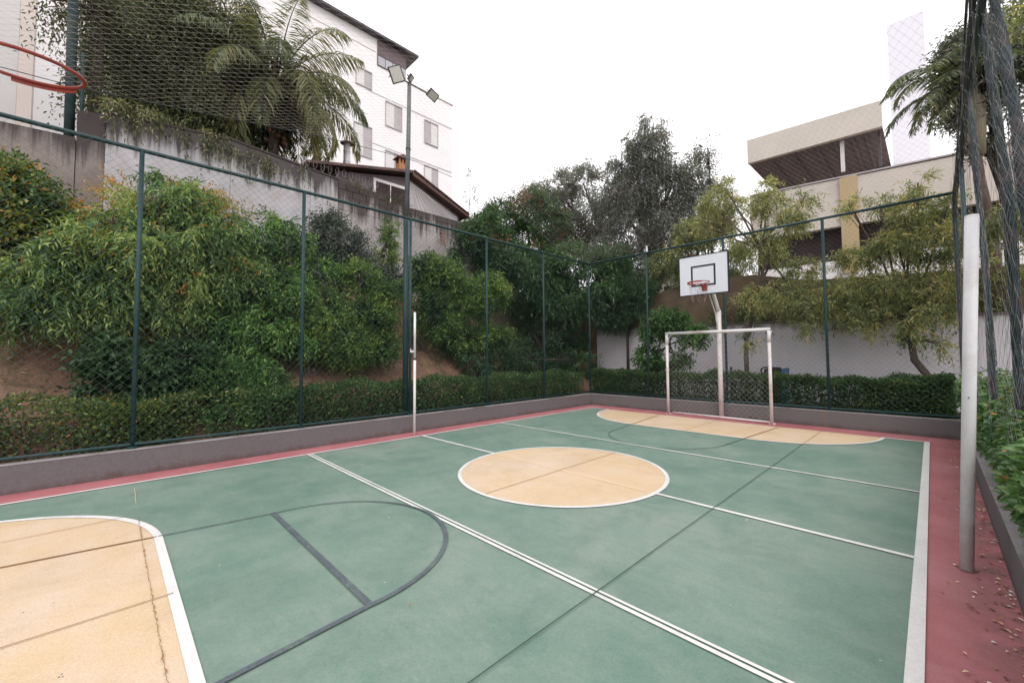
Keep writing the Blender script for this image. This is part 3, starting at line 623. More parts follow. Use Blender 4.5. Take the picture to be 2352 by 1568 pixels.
# far fence
t = empty('far_fence', (3.3, FYB, KH), 'teal green chain link fence behind the goal', 'fence')
MB().tube([(FXL + .03, FYB, HZ), (FXR, FYB, HZ)], .028, 10).build('top_rail', TEAL, t, smooth=True)
MB().tube([(FXL + .03, FYB, .39), (3, FYB, .38), (FXR, FYB, .385)], .020, 8).build('bottom_rail', TEAL, t, smooth=True)
for x in (1.37, 3.39, 5.36):
    p_ = first.copy(); COL.objects.link(p_); f2 = fo.copy(); COL.objects.link(f2); f2.parent = p_
    p_.parent = t; p_.matrix_parent_inverse = Matrix.Translation(t.location).inverted(); p_.location = (x, FYB, 0)
chainlink(t, lambda u, v, o: (u, FYB - .03 + o, v), FXL + .03, FXR, .39, HZ)
# right fence
t = empty('right_fence', (FXR, 3, KH), 'teal green fence on the right kerb half hidden by gathered netting', 'fence')
MB().tube([(FXR, YN, HZ), (FXR, FYB, HZ)], .028, 10).build('top_rail', TEAL, t, smooth=True)
MB().tube([(FXR, 1.2, .39), (FXR, FYB, .39)], .018, 8).build('bottom_rail', TEAL, t, smooth=True)
for y in (6.235, 4.2, -6.2):
    p_ = first.copy(); COL.objects.link(p_); f2 = fo.copy(); COL.objects.link(f2); f2.parent = p_
    p_.parent = t; p_.matrix_parent_inverse = Matrix.Translation(t.location).inverted(); p_.location = (FXR, y, 0)

# ---- overhead net
def interp(x, xs, ys):
    return float(np.interp(x, xs, ys))
def zl(y): return interp(y, [-7.6, -4.56, -1.46, .06, 2.2, 3.6, 4.84, 5.6, 6.2], [4.7, 4.90, 5.40, 5.55, 5.42, 4.98, 4.42, 4.35, 4.34])
def zr(y): return interp(y, [-7.6, -1, 1.6, 3.4, 5.2, 6.2], [5.2, 5.25, 4.95, 4.6, 4.34, 4.33])
def zfar(y): return interp(y, [0, 3, 5, 6.2], [9, 5.35, 4.75, 4.335])
def znet(x, y):
    f_ = (x - FXL) / (FXR - FXL); z = zl(y) * (1 - f_) + zr(y) * f_ + .35 * math.sin(math.pi * f_) * min(1, max(0, (6.2 - y)) / 3)
    return z - .03 * math.sin(x * 2.2 + 1) * math.sin(y * 1.9) * min(1, (6.2 - y))
t = empty('overhead_net', (3.3, 0, 5), 'tan grey twine net stretched over the whole court', 'net')
b = MB(); stp = .155
for sgn in (1, -1):
    c = -16.0
    while c < 26:
        pts = []
        u = FXL + .03
        while u <= FXR - .01:
            y = (c - u * 1.9) if sgn > 0 else (c - 9 + u * 1.9)
            if YN < y < 6.2: pts.append((u, y, znet(u, y) + .002 * sgn))
            u += .2
        if len(pts) > 1: b.tube(pts, .00085, 3, cap=False)
        c += .17
b.build('net', NET_M, t)
b = MB().tube([(FXL + .03, y, zl(y)) for y in np.linspace(YN, 6.2, 40)], .005, 5); b.build('edge_cable', NETD_M, t)
b = MB().tube([(FXR - .02, y, zr(y)) for y in np.linspace(YN, 6.2, 40)], .012, 5); b.build('edge_cable', NETD_M, t)
# short steel brackets with white cap that hold the net at the far rail
b = MB().tube([(1.39, FYB, HZ + .03), (1.39, FYB, HZ + .2)], [.035, .02], 8); b.build('rail_clamp', WHITE_P, t)

NETF_M = mottled('grey_green_fold_twine', (.05, .075, .08), (.12, .14, .145), 9, .8, (.16, .12, .13), 90, 0)
# ---- hanging side net on the right, gathered in thick folds
t = empty('side_curtain_net', (FXR - .05, 2, 2.4), 'dark hanging net drawn along the right side of the court', 'net')
def fold(y, z): return .022 * math.sin(y * 5 + z * .6) + .008 * math.sin(y * 13 + 1.3 * z)
b = MB(); ys = np.arange(-1.6, 6.2, .11)
for i, y in enumerate(ys):
    pts = []
    for j in range(60):
        z = .42 + (zr(y) - .44) * j / 59; pts.append((FXR - .05 + fold(y, z), y + (.052 if (j + i) % 2 else -.052), z))
    b.tube(pts, .0008, 3, cap=False)
b.build('net', NETC_M, t)
def bundle(label, pts, rad, seed):
    tt = empty('gathered_net', pts[-1], label, 'net')
    rd = random.Random(seed); P = [Vector(p) for p in pts]; n = 40
    def at(f_):
        s_ = f_ * (len(P) - 1); i = min(int(s_), len(P) - 2); u = s_ - i
        p0, p1, p2, p3 = P[max(i - 1, 0)], P[i], P[i + 1], P[min(i + 2, len(P) - 1)]
        return .5 * ((2 * p1) + (p2 - p0) * u + (2 * p0 - 5 * p1 + 4 * p2 - p3) * u * u + (3 * p1 - p0 - 3 * p2 + p3) * u ** 3)
    L_ = sum((P[i + 1] - P[i]).length for i in range(len(P) - 1)); ph = [rd.uniform(0, 6) for _ in range(4)]
    def rr_(f_): return (rad[0] + (rad[1] - rad[0]) * f_) * (1 + .10 * math.sin(f_ * L_ * 4 + ph[0]) + .06 * math.sin(f_ * L_ * 11 + ph[1]))
    MB().tube([at(i / n) for i in range(n + 1)], [rr_(i / n) * .66 for i in range(n + 1)], 9).build('core', NETD_M, tt, smooth=True)
    b = MB(); m_ = int(L_ / .035)
    for sg in (-1, 1):      # crossing twines wrapped round the fold: reads as bunched mesh
        for k in range(13):
            a0 = 2 * math.pi * k / 13 + rd.uniform(-.1, .1); pp = []
            for i in range(m_ + 1):
                f_ = i / m_; a = a0 + sg * L_ * f_ * 5.5 + .3 * math.sin(f_ * 30 + ph[2] + k); r_ = rr_(f_) * (.84 + .12 * math.sin(3 * a + f_ * 9))
                pp.append(at(f_) + Vector((math.cos(a) * r_, math.sin(a) * r_, 0)))
            b.tube(pp, .0020, 3, cap=False)
    b.build('twine_folds', NETF_M, tt)
bundle('thin gathered net fold at the far right corner of the court', [(FXR - .02, 6.1, .5), (FXR - .02, 6.12, 2.5), (FXR - .02, 6.1, 4.0), (7.25, 3.51, 4.07), (7.25, 1.97, 4.29), (7.25, 1.03, 4.59), (7.25, 0.49, 4.78)], (.035, .030), 1)
bundle('slim gathered net fold between the corner and the white pole', [(7.26, 1.52, 1.03), (7.26, 1.42, 1.41), (7.26, 1.48, 2.34), (7.26, 1.82, 3.48), (7.26, 2.08, 4.10), (7.26, 2.03, 4.32)], (.034, .018), 2)
bundle('thick gathered net fold just right of the white pole', [(7.30, 0.23, 0.98), (7.30, 0.22, 1.31), (7.30, 0.18, 2.49), (7.30, 0.33, 2.95), (7.30, 0.65, 3.63), (7.30, 1.10, 4.60), (7.30, 1.14, 5.43)], (.036, .026), 3)
bundle('thickest gathered net fold at the right edge of the photo', [(7.34, -0.37, 1.28), (7.34, -0.25, 2.17), (7.34, -0.05, 2.80), (7.34, 0.23, 3.42), (7.34, 0.71, 4.33), (7.34, 0.89, 5.39)], (.050, .036), 4)

# ================================================================== VOLLEYBALL POSTS, GOAL, HOOPS
t = empty('volleyball_post', (7.0, .05, 0), 'thick white volleyball post on the red border at right', 'post')
MB().tube([(7.0, .045, .0), (7.055, .035, 1.2), (7.115, .02, 2.46)], .037, 20).build('pole', POSTW_P, t, smooth=True)
MB().tube([(7.115, .02, 2.461), (7.1152, .02, 2.472)], [.0375, .034], 20).build('cap', WHITE_P, t)
for z, xq in ((2.32, 7.108), (1.20, 7.055)): MB().tube([(xq - .003, .01, z), (xq - .004, -.014, z)], .0045, 8).build('bolt_hole', BLACK_P, t)
b = MB(); k0 = 0; b.v = [(7.0 + .055 * math.cos(a) * (1 + .2 * math.sin(3 * a)), .045 + .052 * math.sin(a), .0055) for a in np.linspace(0, 6.1, 18)]; b.f = [tuple(range(18))]
b.build('base_patch', mottled('worn_concrete_patch', (.24, .13, .12), (.33, .24, .22), 9, .9, None, 60, .001), t)
t = empty('volleyball_post', (-.17, -.07, 0), 'slim white volleyball post on the left border beside the light pole', 'post')
MB().tube([(-.17, -.07, .0), (-.17, -.07, 1.46)], .026, 14).build('pole', PINKW_P, t, smooth=True)
MB().tube([(-.17, -.07, 1.461), (-.17, -.07, 2.36)], .023, 14).build('upper_pole', WHITE_P, t, smooth=True)
MB().tube([(-.17, -.07, 1.60), (-.24, -.12, 1.60)], .022, 10).build('winch', WHITE_P, t)
MB().tube([(-.235, -.12, 1.60), (-.235, -.12, 1.66)], .008, 8).build('handle', WHITE_P, t)
MB().tube([(-.17, -.07, 1.44), (-.17, -.07, 1.47)], .029, 14).build('clamp', BLACK_P, t)
# goal
t = empty('small_goal', (3.28, 5.78, 0), 'small white football goal in front of the far kerb', 'goal')
GX0, GX1, GY, GH = 2.13, 4.42, 5.78, 2.03
for x in (GX0, GX1):
    MB().tube([(x, GY, .005), (x, GY, 1.75)], .034, 14).build('goal_post', PINKW_P, t, smooth=True)
    MB().tube([(x, GY, 1.752), (x, GY, GH - .03)], .038, 14).build('post_sleeve', WHITE_P, t, smooth=True)
    MB().box((x - .05, GY - .02, .001), (x + .05, GY + .09, .03)).build('base_foot', PINKW_P, t)
MB().tube([(GX0 - .03, GY, GH), (GX1 + .03, GY, GH)], .037, 14).build('crossbar', WHITE_P, t, smooth=True)
MB().tube([(GX0 + .1, GY + .02, .06), (GX1 - .03, GY + .02, .045)], .019, 10).build('ground_bar', PINKW_P, t, smooth=True)
MB().tube([(GX0 + .02, GY, GH - .16), (GX0 + .12, GY, GH - .03)], .009, 8).build('corner_brace', WHITE_P, t)
MB().tube([(GX1, GY + .02, GH - .2), (GX1 + .02, GY + .14, GH - .03)], .009, 8).build('corner_brace', WHITE_P, t)
for x in (GX0, GX1): MB().tube([(x, GY, GH - .02), (x, GY + .14, GH - .02)], .010, 8).build('net_hook', WHITE_P, t)
chainlink(t, lambda u, v, o: (u, GY + .12 + .03 * math.sin(u * 3) * (1.4 - v) + o, v), GX0 + .03, GX1 - .03, .06, 1.95, r=.0012, pitch=.12, m=mottled('pale_cord', (.40, .38, .35), (.5, .48, .45), 5, .8, None, 60, 0), name='goal_net')

def hoop(label, px, py, face, rim_r=.225, name='basketball_hoop', board=True, detail_label=None, bx=0.0, bz=2.82, rimx=0.0, reach=1.0, q=None, tilt=(0, 0)):
    """pole with a bent arm, backboard, rim and net; face = -1 looks towards smaller y"""
    t = empty(name, (px, py, 0), label, 'basketball hoop')
    s = face
    MB().tube([(px, py, 0), (px, py, 2.55)], .054, 16).build('pole', PINKW_P, t, smooth=True)
    MB().tube([(px, py, 2.50), (px - .01, py + s * .06, 2.66), (px + bx * .6, py + s * (reach - .09), 3.45)], [.050, .042, .036], 14).build('arm', WHITE_P, t, smooth=True)
    MB().tube([(px, py + s * .03, 1.95), (px + bx * .3, py + s * .16, 2.50), (px + bx * .9, py + s * (reach - .08), 3.15)], .013, 8).build('stay', WHITE_P, t, smooth=True)
    yb_ = py + s * reach; x0, x1, z0, z1 = px + bx - .535, px + bx + .535, bz, bz + .89
    ya, yc = (yb_ - .018, yb_ + .018)
    MB().box((x0, ya, z0), (x1, yc, z1)).build('backboard', BOARD_W, t)
    fr = MB()
    for a, c in (((x0 - .018, ya - .006, z0 - .02), (x1 + .018, yc + .02, z0)), ((x0 - .018, ya - .006, z1), (x1 + .018, yc + .02, z1 + .02)),
                 ((x0 - .02, ya - .006, z0), (x0, yc + .02, z1)), ((x1, ya - .006, z0), (x1 + .02, yc + .02, z1))): fr.box(a, c)
    fr.build('board_frame', BLACK_P, t)
    yf = yb_ + s * .0215; sq = MB(); xc = px + bx + .01; q0, q1, r0_, r1_ = (q[0] if q else xc - .27), (q[1] if q else xc + .27), z0 + .18, z0 + .665; w_ = .04
    def rect(a0, a1, c0, c1): sq.box((a0, min(yf, yf - s * .003), c0), (a1, max(yf, yf - s * .003), c1))
    rect(q0, q1, r0_, r0_ + w_); rect(q0, q1, r1_ - w_, r1_); rect(q0, q0 + w_, r0_ + w_ + .0005, r1_ - w_ - .0005); rect(q1 - w_, q1, r0_ + w_ + .0005, r1_ - w_ - .0005)
    sq.build('target_square', BLACK_P, t)
    rc_ = Vector((px + bx + rimx, yb_ + s * (rim_r + .15), bz + .215)); tl = lambda v: Vector((v.x, v.y, -tilt[0] * v.x - tilt[1] * v.y))      # the ring sags a little
    pts = [rc_ + tl(Vector((math.cos(a), math.sin(a), 0)) * rim_r) for a in np.linspace(0, 2 * math.pi, 49)]
    rim = MB().tube(pts, .0095, 8, cap=False).build('rim', ORANGE_P, t, smooth=True)
    # flat reinforcing band hung under part of the ring
    for a0, a1 in ((2.2, 3.4), (4.0, 5.4)):
        b = MB()
        aa = np.linspace(a0, a1, 16)
        for i in range(15):
            p, q = rc_ + tl(Vector((math.cos(aa[i]), math.sin(aa[i]), 0)) * (rim_r + .006)), rc_ + tl(Vector((math.cos(aa[i+1]), math.sin(aa[i+1]), 0)) * (rim_r + .006))
            dz = Vector((0, 0, .028)); b.quad(tuple(p - dz), tuple(q - dz), tuple(q + dz * .2), tuple(p + dz * .2))
        o = b.build('rim_band', ORANGE_P, t); md = o.modifiers.new('thick', 'SOLIDIFY'); md.thickness = .004
    n_ = MB(); n_.box((rc_.x - .055, min(yb_ + s * .03, yb_ + s * .035), bz + .065), (rc_.x + .055, max(yb_ + s * .02, yb_ + s * .035), bz + .22))
    n_.tube([(rc_.x - .05, yb_ + s * .03, bz + .21), (rc_.x - .05, yb_ + s * .16, bz + .215)], .011, 6); n_.tube([(rc_.x + .05, yb_ + s * .03, bz + .21), (rc_.x + .05, yb_ + s * .16, bz + .215)], .011, 6)
    n_.tube([(rc_.x - .04, yb_ + s * .03, bz + .085), (rc_.x - .04, yb_ + s * .15, bz + .205)], .008, 6); n_.tube([(rc_.x + .04, yb_ + s * .03, bz + .085), (rc_.x + .04, yb_ + s * .15, bz + .205)], .008, 6)
    n_.build('rim_bracket', ORANGE_P, t)
    return t, rc_
t, rc_ = hoop('white basketball backboard with orange rim on a bent pole behind the goal', 3.32, 6.02, -1, bx=-.085, rimx=.035, bz=2.885, reach=.66, q=(2.965, 3.515))
b = MB(); rd = random.Random(8)
for k in range(12):          # torn frayed cord net: short straggling ends
    a = k * math.pi / 6; p = rc_ + Vector((math.cos(a), math.sin(a), 0)) * .225; pts = [p]
    for j in range(1, 6):
        a2 = a + (j % 2) * .26 * (1 if k % 2 else -1); r_ = .225 - j * .018; pts.append(rc_ + Vector((math.cos(a2) * r_, math.sin(a2) * r_, -.085 * j + rd.uniform(-.01, .01))))
    b.tube(pts, .0022, 4)
b.build('cord_net', mottled('faded_pink_cord', (.30, .22, .20), (.38, .29, .26), 5, .8, None, 60, 0), t)
# near hoop: stands at the near end, only its rim reaches into the picture
t, rc2 = hoop('orange rim of the near basketball hoop hanging in the upper left', 3.60, -5.965, 1, bx=0, bz=2.825, tilt=(.127, -.043))

# ================================================================== FLOODLIGHT POLE
t = empty('floodlight_pole', (-.75, .06, 0), 'tall teal pole with three floodlights rising behind the left fence', 'light pole')
MB().tube([(-.75, .06, .2), (-.75, .06, 4.4)], [.058, .052], 14).build('lower_pole', TEAL, t, smooth=True)
MB().tube([(-.75, .06, 4.402), (-.75, .10, 5.85), (-.75, .12, 7.28)], [.047, .045, .040], 14).build('upper_pole', mottled('grey_teal_weathered_metal', (.10, .11, .12), (.15, .155, .165), 6, .5, (.05, .09, .09), 70, .0005), t, smooth=True)
MB().tube([(-.75, .10, 5.84), (-.75, .10, 5.88)], .052, 14).build('collar', TEAL, t)
MB().tube([(-.75, -.14, 7.30), (-.75, .12, 7.30), (-.75, .58, 7.27)], .014, 8).build('cross_arm', HOUSING_M, t)
def flood(c, aim, roll_, w_=.30, h_=.22):
    d = Vector(aim).normalized(); q = d.to_track_quat('Z', 'Y').to_matrix().to_4x4() @ Matrix.Rotation(roll_, 4, 'Z'); q.translation = Vector(c)
    o = MB().box((-w_ / 2, -h_ / 2, -.045), (w_ / 2, h_ / 2, 0)).build('floodlight', HOUSING_M, t, bevel=.006)
    o.parent = t; o.matrix_basis = q; o.matrix_parent_inverse = Matrix.Translation(t.location).inverted()
    l = MB().box((-w_ / 2 + .025, -h_ / 2 + .022, .001), (w_ / 2 - .025, h_ / 2 - .022, .004)).build('lens', LENS_M, None); l.parent = o
    br = MB().tube([(-w_ / 2, 0, -.02), (-w_ / 2 - .03, 0, -.08), (w_ / 2 + .03, 0, -.08), (w_ / 2, 0, -.02)], .008, 6).build('bracket', HOUSING_M, None); br.parent = o
flood((-.70, -.20, 7.31), (.86, -.30, -.42), .45, .27, .31)
flood((-.68, .13, 7.36), (.5, .55, -.55), .2, .17, .14)
flood((-.68, .66, 7.24), (.80, -.10, -.80), -.35, .25, .19)

# utility post at the upper left
t = empty('utility_post', (-4.9, -4.9, 5), 'dark teal utility post rising behind the wall at the upper left', 'post')
MB().tube([(-4.9, -4.90, 4.9), (-4.9, -4.93, 9.6)], .075, 12).build('pole', POSTD_M, t, smooth=True)
MB().tube([(-4.86, -4.74, 4.9), (-4.86, -4.76, 7.6)], .03, 8).build('conduit', POSTD_M, t, smooth=True)

# bin and bits behind the far hedge
t = empty('wheelie_bin', (4.02, 7.6, 0), 'dark bin with a blue side peeping over the far hedge', 'bin')
MB().prism([(3.80, 7.5, .2), (4.20, 7.5, .2), (4.24, 7.5, 1.12), (3.86, 7.5, 1.12)], (0, .5, 0)).build('body', DARK_M, t, bevel=.01)
MB().prism([(4.205, 7.5, .2), (4.26, 7.5, .2), (4.31, 7.5, 1.14), (4.245, 7.5, 1.14)], (0, .5, 0)).build('side_panel', SKIRT_M, t, bevel=.01)
MB().tube([(3.84, 7.46, .95), (3.80, 7.46, 1.10), (3.86, 7.46, 1.16), (4.24, 7.46, 1.15)], .02, 8).build('handle', BLACK_P, t, smooth=True)
t = MB().tube([(3.05, 7.6, .2), (3.05, 7.6, 1.16)], .035, 8).build('short_stake', HOUSING_M); tag(t, 'short dark stake standing behind the hedge near the goal', 'stake')

# drawn netting / litter
rg = np.random.default_rng(77)
def litter(n, fx, label, name, sz, seed, z=.012, m=None):
    rg = np.random.default_rng(seed); P = np.array([fx(rg) for _ in range(n)]); a = rg.uniform(0, 6.28, n)
    D = np.stack([np.cos(a), np.sin(a), rg.normal(0, .12, n)], 1)
    o = leaf_mesh(name, P, D, sz * rg.uniform(.5, 1.4, n), sz * .45 * rg.uniform(.6, 1.3, n), rg.uniform(0, 1, n), 'oval', m or LITTER_M, None, rg, .93, 'stuff'); o['label'] = label
litter(330, lambda r: (7.19 - abs(r.normal(0, .09)) * (1 + 1.2 * (r.uniform() < .2)), r.uniform(-2.2, 5.9), .009), 'dry leaves and husks scattered on the red border by the right kerb', 'fallen_leaves', .030, 5)
litter(34, lambda r: (r.uniform(.3, 6.6), r.uniform(-4, 5), .016), 'few pale specks and leaf bits lying on the green court', 'leaf_bits', .022, 6)
litter(3600, lambda r: (lambda x, y: (x, y, bank(x, y) + .012))(-1.0 - abs(r.uniform(0, 3.3)), r.uniform(-8, 5)), 'brown leaf litter covering the soil bank', 'leaf_litter', .065, 7, m=LITTER_M)
litter(1200, lambda r: (r.uniform(-.55, 7.3), r.uniform(6.3, 8.6), .24), 'leaf litter in the bed behind the goal', 'leaf_litter', .05, 8)

# ================================================================== HEDGES
def hedge(label, x0, x1, y0, y1, z0, z1, n, m, seed, ll=.05, lw=.024, density=None, group=None, tint=.36, name='clipped_hedge', shape='lance'):
    rng = np.random.default_rng(seed); t = empty(name, ((x0 + x1) / 2, (y0 + y1) / 2, z0), label, 'hedge', group)
    fx, fy, fz = rng.uniform(0, 1, n), rng.uniform(0, 1, n), rng.uniform(0, 1, n) ** .8
    # push most leaves towards the sheared faces
    face = rng.integers(0, 4, n); fx = np.where(face == 0, 1 - abs(rng.normal(0, .10, n)), fx); fx = np.where(face == 1, abs(rng.normal(0, .10, n)), fx); fz = np.where(face == 2, 1 - abs(rng.normal(0, .08, n)), fz)
    X = x0 + (x1 - x0) * np.clip(fx, 0, 1); Y = y0 + (y1 - y0) * fy
    top = z1 + .045 * np.sin(Y * 3.1 + X * 1.7) + .035 * np.sin(Y * 7.3 + X * 5) + .03 * np.sin(X * 9.1)
    Z = z0 + (top - z0) * np.clip(fz, 0, 1.03) + rng.normal(0, .018, n)
    keep = np.ones(n, bool)
    if density is not None: keep = rng.uniform(0, 1, n) < density(X, Y, Z, rng)
    X, Y, Z = X[keep], Y[keep], Z[keep]; n = len(X)
    D = rng.normal(size=(n, 3)) + np.array([0, 0, .35]) + np.stack([(X - (x0 + x1) / 2) / (x1 - x0), (Y - (y0 + y1) / 2) / (y1 - y0), Z * 0], 1) * 1.3
    cl = .12 * np.sin(X * 6 + Y * 5) * np.sin(Z * 8 + Y * 3)
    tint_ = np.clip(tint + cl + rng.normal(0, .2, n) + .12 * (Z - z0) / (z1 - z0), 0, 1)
    leaf_mesh('foliage', np.stack([X, Y, Z], 1), D, ll * rng.uniform(.6, 1.35, n), lw * rng.uniform(.7, 1.3, n), tint_, shape, m, t, rng, .35)
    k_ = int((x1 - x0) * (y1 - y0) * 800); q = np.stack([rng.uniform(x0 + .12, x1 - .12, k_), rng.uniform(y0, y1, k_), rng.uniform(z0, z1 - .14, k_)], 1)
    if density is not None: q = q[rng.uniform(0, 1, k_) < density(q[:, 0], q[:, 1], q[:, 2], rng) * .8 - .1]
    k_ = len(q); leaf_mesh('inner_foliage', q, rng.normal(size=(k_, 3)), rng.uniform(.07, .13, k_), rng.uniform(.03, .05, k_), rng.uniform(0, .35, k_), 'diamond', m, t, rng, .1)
    b = MB(); rd = random.Random(seed); k = int(max(x1 - x0, y1 - y0) * 5)
    for _ in range(k):
        x, y = rd.uniform(x0 + .1, x1 - .1), rd.uniform(y0 + .1, y1 - .1)
        p = Vector((x, y, z0 - .1)); q = p + Vector((rd.uniform(-.1, .1), rd.uniform(-.1, .1), (z1 - z0) * .6))
        b.tube([p, p.lerp(q, .5) + Vector((.02, .01, 0)), q], [.012, .009, .006], 4)
        for _ in range(3): b.tube([p.lerp(q, .4), q + Vector((rd.uniform(-.15, .15), rd.uniform(-.15, .15), (z1 - z0) * .3))], [.006, .003], 3)
    b.build('stems', BARKD_M, t)['kind'] = 'stuff'
hedge('clipped dark green hedge along the left fence from the middle post to the corner', -1.30, -.70, -2.6, 6.1, .25, 1.00, 30000, L_HEDGE, 21, density=lambda X, Y, Z, r: np.clip((Y + 3.4) / 1.5, .25, 1))
hedge('sparse straggly hedge at the left end of the fence with yellow leaves', -1.35, -.72, -6.8, -2.6, .25, .97, 26000, L_MIXOR, 22, density=lambda X, Y, Z, r: np.clip(.55 + .5 * np.sin(Y * 3.4 + 2.6) + .2 * np.sin(X * 9) + .25 * (Y < -4.6), .08, 1), tint=.32)
hedge('long clipped hedge behind the goal and the far kerb', -.65, 7.15, 6.36, 6.95, .22, 1.00, 50000, L_HEDGE, 23, shape='diamond', ll=.056, lw=.028)

# right hand glossy hedge close to the camera
def big_hedge():
    rng = np.random.default_rng(31); t = empty('glossy_leaf_hedge', (7.7, 1, .3), 'glossy broad leaved hedge with a few orange leaves beside the right kerb', 'hedge')
    n = 26000; Y = rng.uniform(-2.2, 5.9, n); f_ = rng.uniform(0, 1, n)
    X = 7.30 + .75 * rng.uniform(0, 1, n) ** 1.4 + .05 * np.sin(Y * 3.3); top = 1.12 + .08 * np.sin(Y * 2.7) + .06 * np.sin(Y * 6.1) - .05 * (X < 7.4)
    Z = .42 + (top - .42) * f_ ** .8; bul = .10 * np.sin(np.clip(f_, 0, 1) * 3.0) * (X < 7.5); X = X - bul
    # two sprays hang over the kerb
    D = rng.normal(size=(n, 3)) * .7 + np.array([-.7, -.15, -.05])
    P = np.stack([X, Y, Z], 1)
    ti = np.clip(.45 + rng.normal(0, .19, n) + .12 * np.sin(Y * 5 + Z * 6), 0, .93); dead = rng.uniform(0, 1, n) < .025 + .22 * ((Z < .74) & (abs(Y - .35) < .32)); ti = np.where(dead, rng.uniform(.95, 1, n), ti)
    leaf_mesh('foliage', P, D, .062 * rng.uniform(.6, 1.3, n), .030 * rng.uniform(.7, 1.3, n), ti, 'oval', L_BIG, t, rng, .55)
    b = MB(); rd = random.Random(2)
    for _ in range(60):
        x, y = rd.uniform(7.42, 7.9), rd.uniform(-2, 5.6); b.tube([(x, y, .1), (x - rd.uniform(-.05, .12), y + rd.uniform(-.1, .1), .6), (x - rd.uniform(-.1, .2), y + rd.uniform(-.2, .2), 1.05)], [.014, .010, .005], 5)
    b.build('stems', BARKD_M, t)['kind'] = 'stuff'
big_hedge()

# ================================================================== SHRUBS ON THE LEFT BANK
A = 'shrubs on the left bank'
plant('flecked_shrub', 'dense shrub with orange flecked leaves at the far left below the wall', 'shrub', (-3.0, -5.2, 1.9),
      [(-3.0, -5.2, 1.7), (-3.0, -5.15, 2.6), (-3.05, -5.1, 3.3)], [.05, .04, .03],
      [((-3.1, -5.45, 3.85), (.6, .65, .65)), ((-2.9, -4.85, 3.4), (.45, .5, .55)), ((-2.7, -5.5, 3.0), (.5, .6, .6)), ((-3.3, -6.2, 4.1), (.7, .8, .7))],
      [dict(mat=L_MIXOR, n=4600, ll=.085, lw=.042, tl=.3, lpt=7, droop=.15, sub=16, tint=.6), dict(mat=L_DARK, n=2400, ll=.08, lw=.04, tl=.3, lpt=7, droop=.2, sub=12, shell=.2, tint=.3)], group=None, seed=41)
plant('drooping_shrub_tree', 'big light green small tree with drooping feathery leaves left of the second post', 'tree', (-2.1, -3.5, 1.0),
      [(-2.1, -3.5, .95), (-2.1, -3.45, 1.7), (-2.0, -3.5, 2.5)], [.055, .045, .038],
      [((-2.10, -3.56, 4.47), (.16, .22, .16)), ((-2.10, -3.91, 4.15), (.24, .3, .18)), ((-2.00, -3.31, 4.29), (.26, .3, .16)), ((-1.90, -4.24, 3.53), (.28, .34, .20)), ((-1.90, -4.64, 3.19), (.28, .34, .20)), ((-1.90, -5.00, 2.87), (.26, .3, .20)), ((-1.80, -3.80, 3.32), (.34, .4, .26)), ((-1.90, -3.30, 3.59), (.34, .4, .26)),
       ((-2.10, -2.79, 3.89), (.28, .32, .22)), ((-1.90, -4.32, 2.72), (.32, .4, .18)), ((-1.90, -4.79, 2.47), (.28, .36, .16)), ((-2.00, -5.19, 2.32), (.25, .3, .16)), ((-2.10, -2.65, 3.20), (.36, .4, .26)), ((-2.00, -3.22, 2.79), (.34, .4, .24)), ((-2.10, -3.81, 2.45), (.34, .4, .24)), ((-2.00, -3.06, 3.97), (.2, .24, .16))],
      [dict(mat=L_DROOP, n=2900, ll=.10, lw=.022, tl=.34, lpt=17, droop=.7, leafdroop=.65, shape='lance', sub=12, sub_r=.30, tint=.68, spread=.26, shell=.7),
       dict(mat=L_MIXOR, n=420, ll=.07, lw=.03, tl=.28, lpt=8, droop=.4, sub=6, tint=.72, shell=.3)], seed=42, n_each=8, r0=.038)
plant('round_shrub', 'broad mid green shrub between the second and third fence posts', 'shrub', (-2.2, -1.9, 1.2),
      [(-2.2, -1.9, 1.0), (-2.2, -1.85, 1.6), (-2.15, -1.8, 2.2)], [.05, .042, .035],
      [((-2.30, -2.19, 3.73), (.26, .3, .24)), ((-2.30, -1.69, 3.77), (.28, .32, .26)), ((-2.30, -1.23, 3.39), (.28, .34, .26)), ((-2.10, -2.44, 2.90), (.32, .4, .28)), ((-2.10, -1.85, 2.88), (.34, .4, .30)), ((-2.20, -1.12, 2.70), (.26, .34, .24)), ((-2.10, -2.21, 2.09), (.36, .4, .26)), ((-2.00, -1.55, 1.94), (.3, .4, .22)),
       ((-2.10, -2.69, 2.23), (.34, .4, .24)), ((-2.70, -1.90, 4.50), (.08, .1, .16)), ((-2.00, -2.50, 1.44), (.36, .4, .24)), ((-2.50, -1.73, 4.22), (.16, .2, .14))],
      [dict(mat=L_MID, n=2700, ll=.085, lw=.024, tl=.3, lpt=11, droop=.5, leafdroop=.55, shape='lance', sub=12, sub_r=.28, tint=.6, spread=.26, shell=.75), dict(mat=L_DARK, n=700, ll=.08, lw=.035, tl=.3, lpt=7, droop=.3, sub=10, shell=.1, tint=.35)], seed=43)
plant('low_shrub', 'low very dark green shrub in front of the bare soil at the left', 'shrub', (-1.6, -4.1, .6),
      [(-1.55, -3.85, .5), (-1.55, -3.9, .9), (-1.5, -4.0, 1.2)], [.03, .025, .02],
      [((-1.50, -4.24, 1.53), (.28, .30, .20)), ((-1.40, -3.87, 1.27), (.28, .34, .24)), ((-1.40, -4.29, 1.17), (.14, .14, .12)), ((-1.50, -3.41, 1.46), (.3, .36, .26))],
      [dict(mat=L_DARK, n=1500, ll=.085, lw=.04, tl=.22, lpt=7, droop=.1, sub=14, tint=.42)], seed=44)
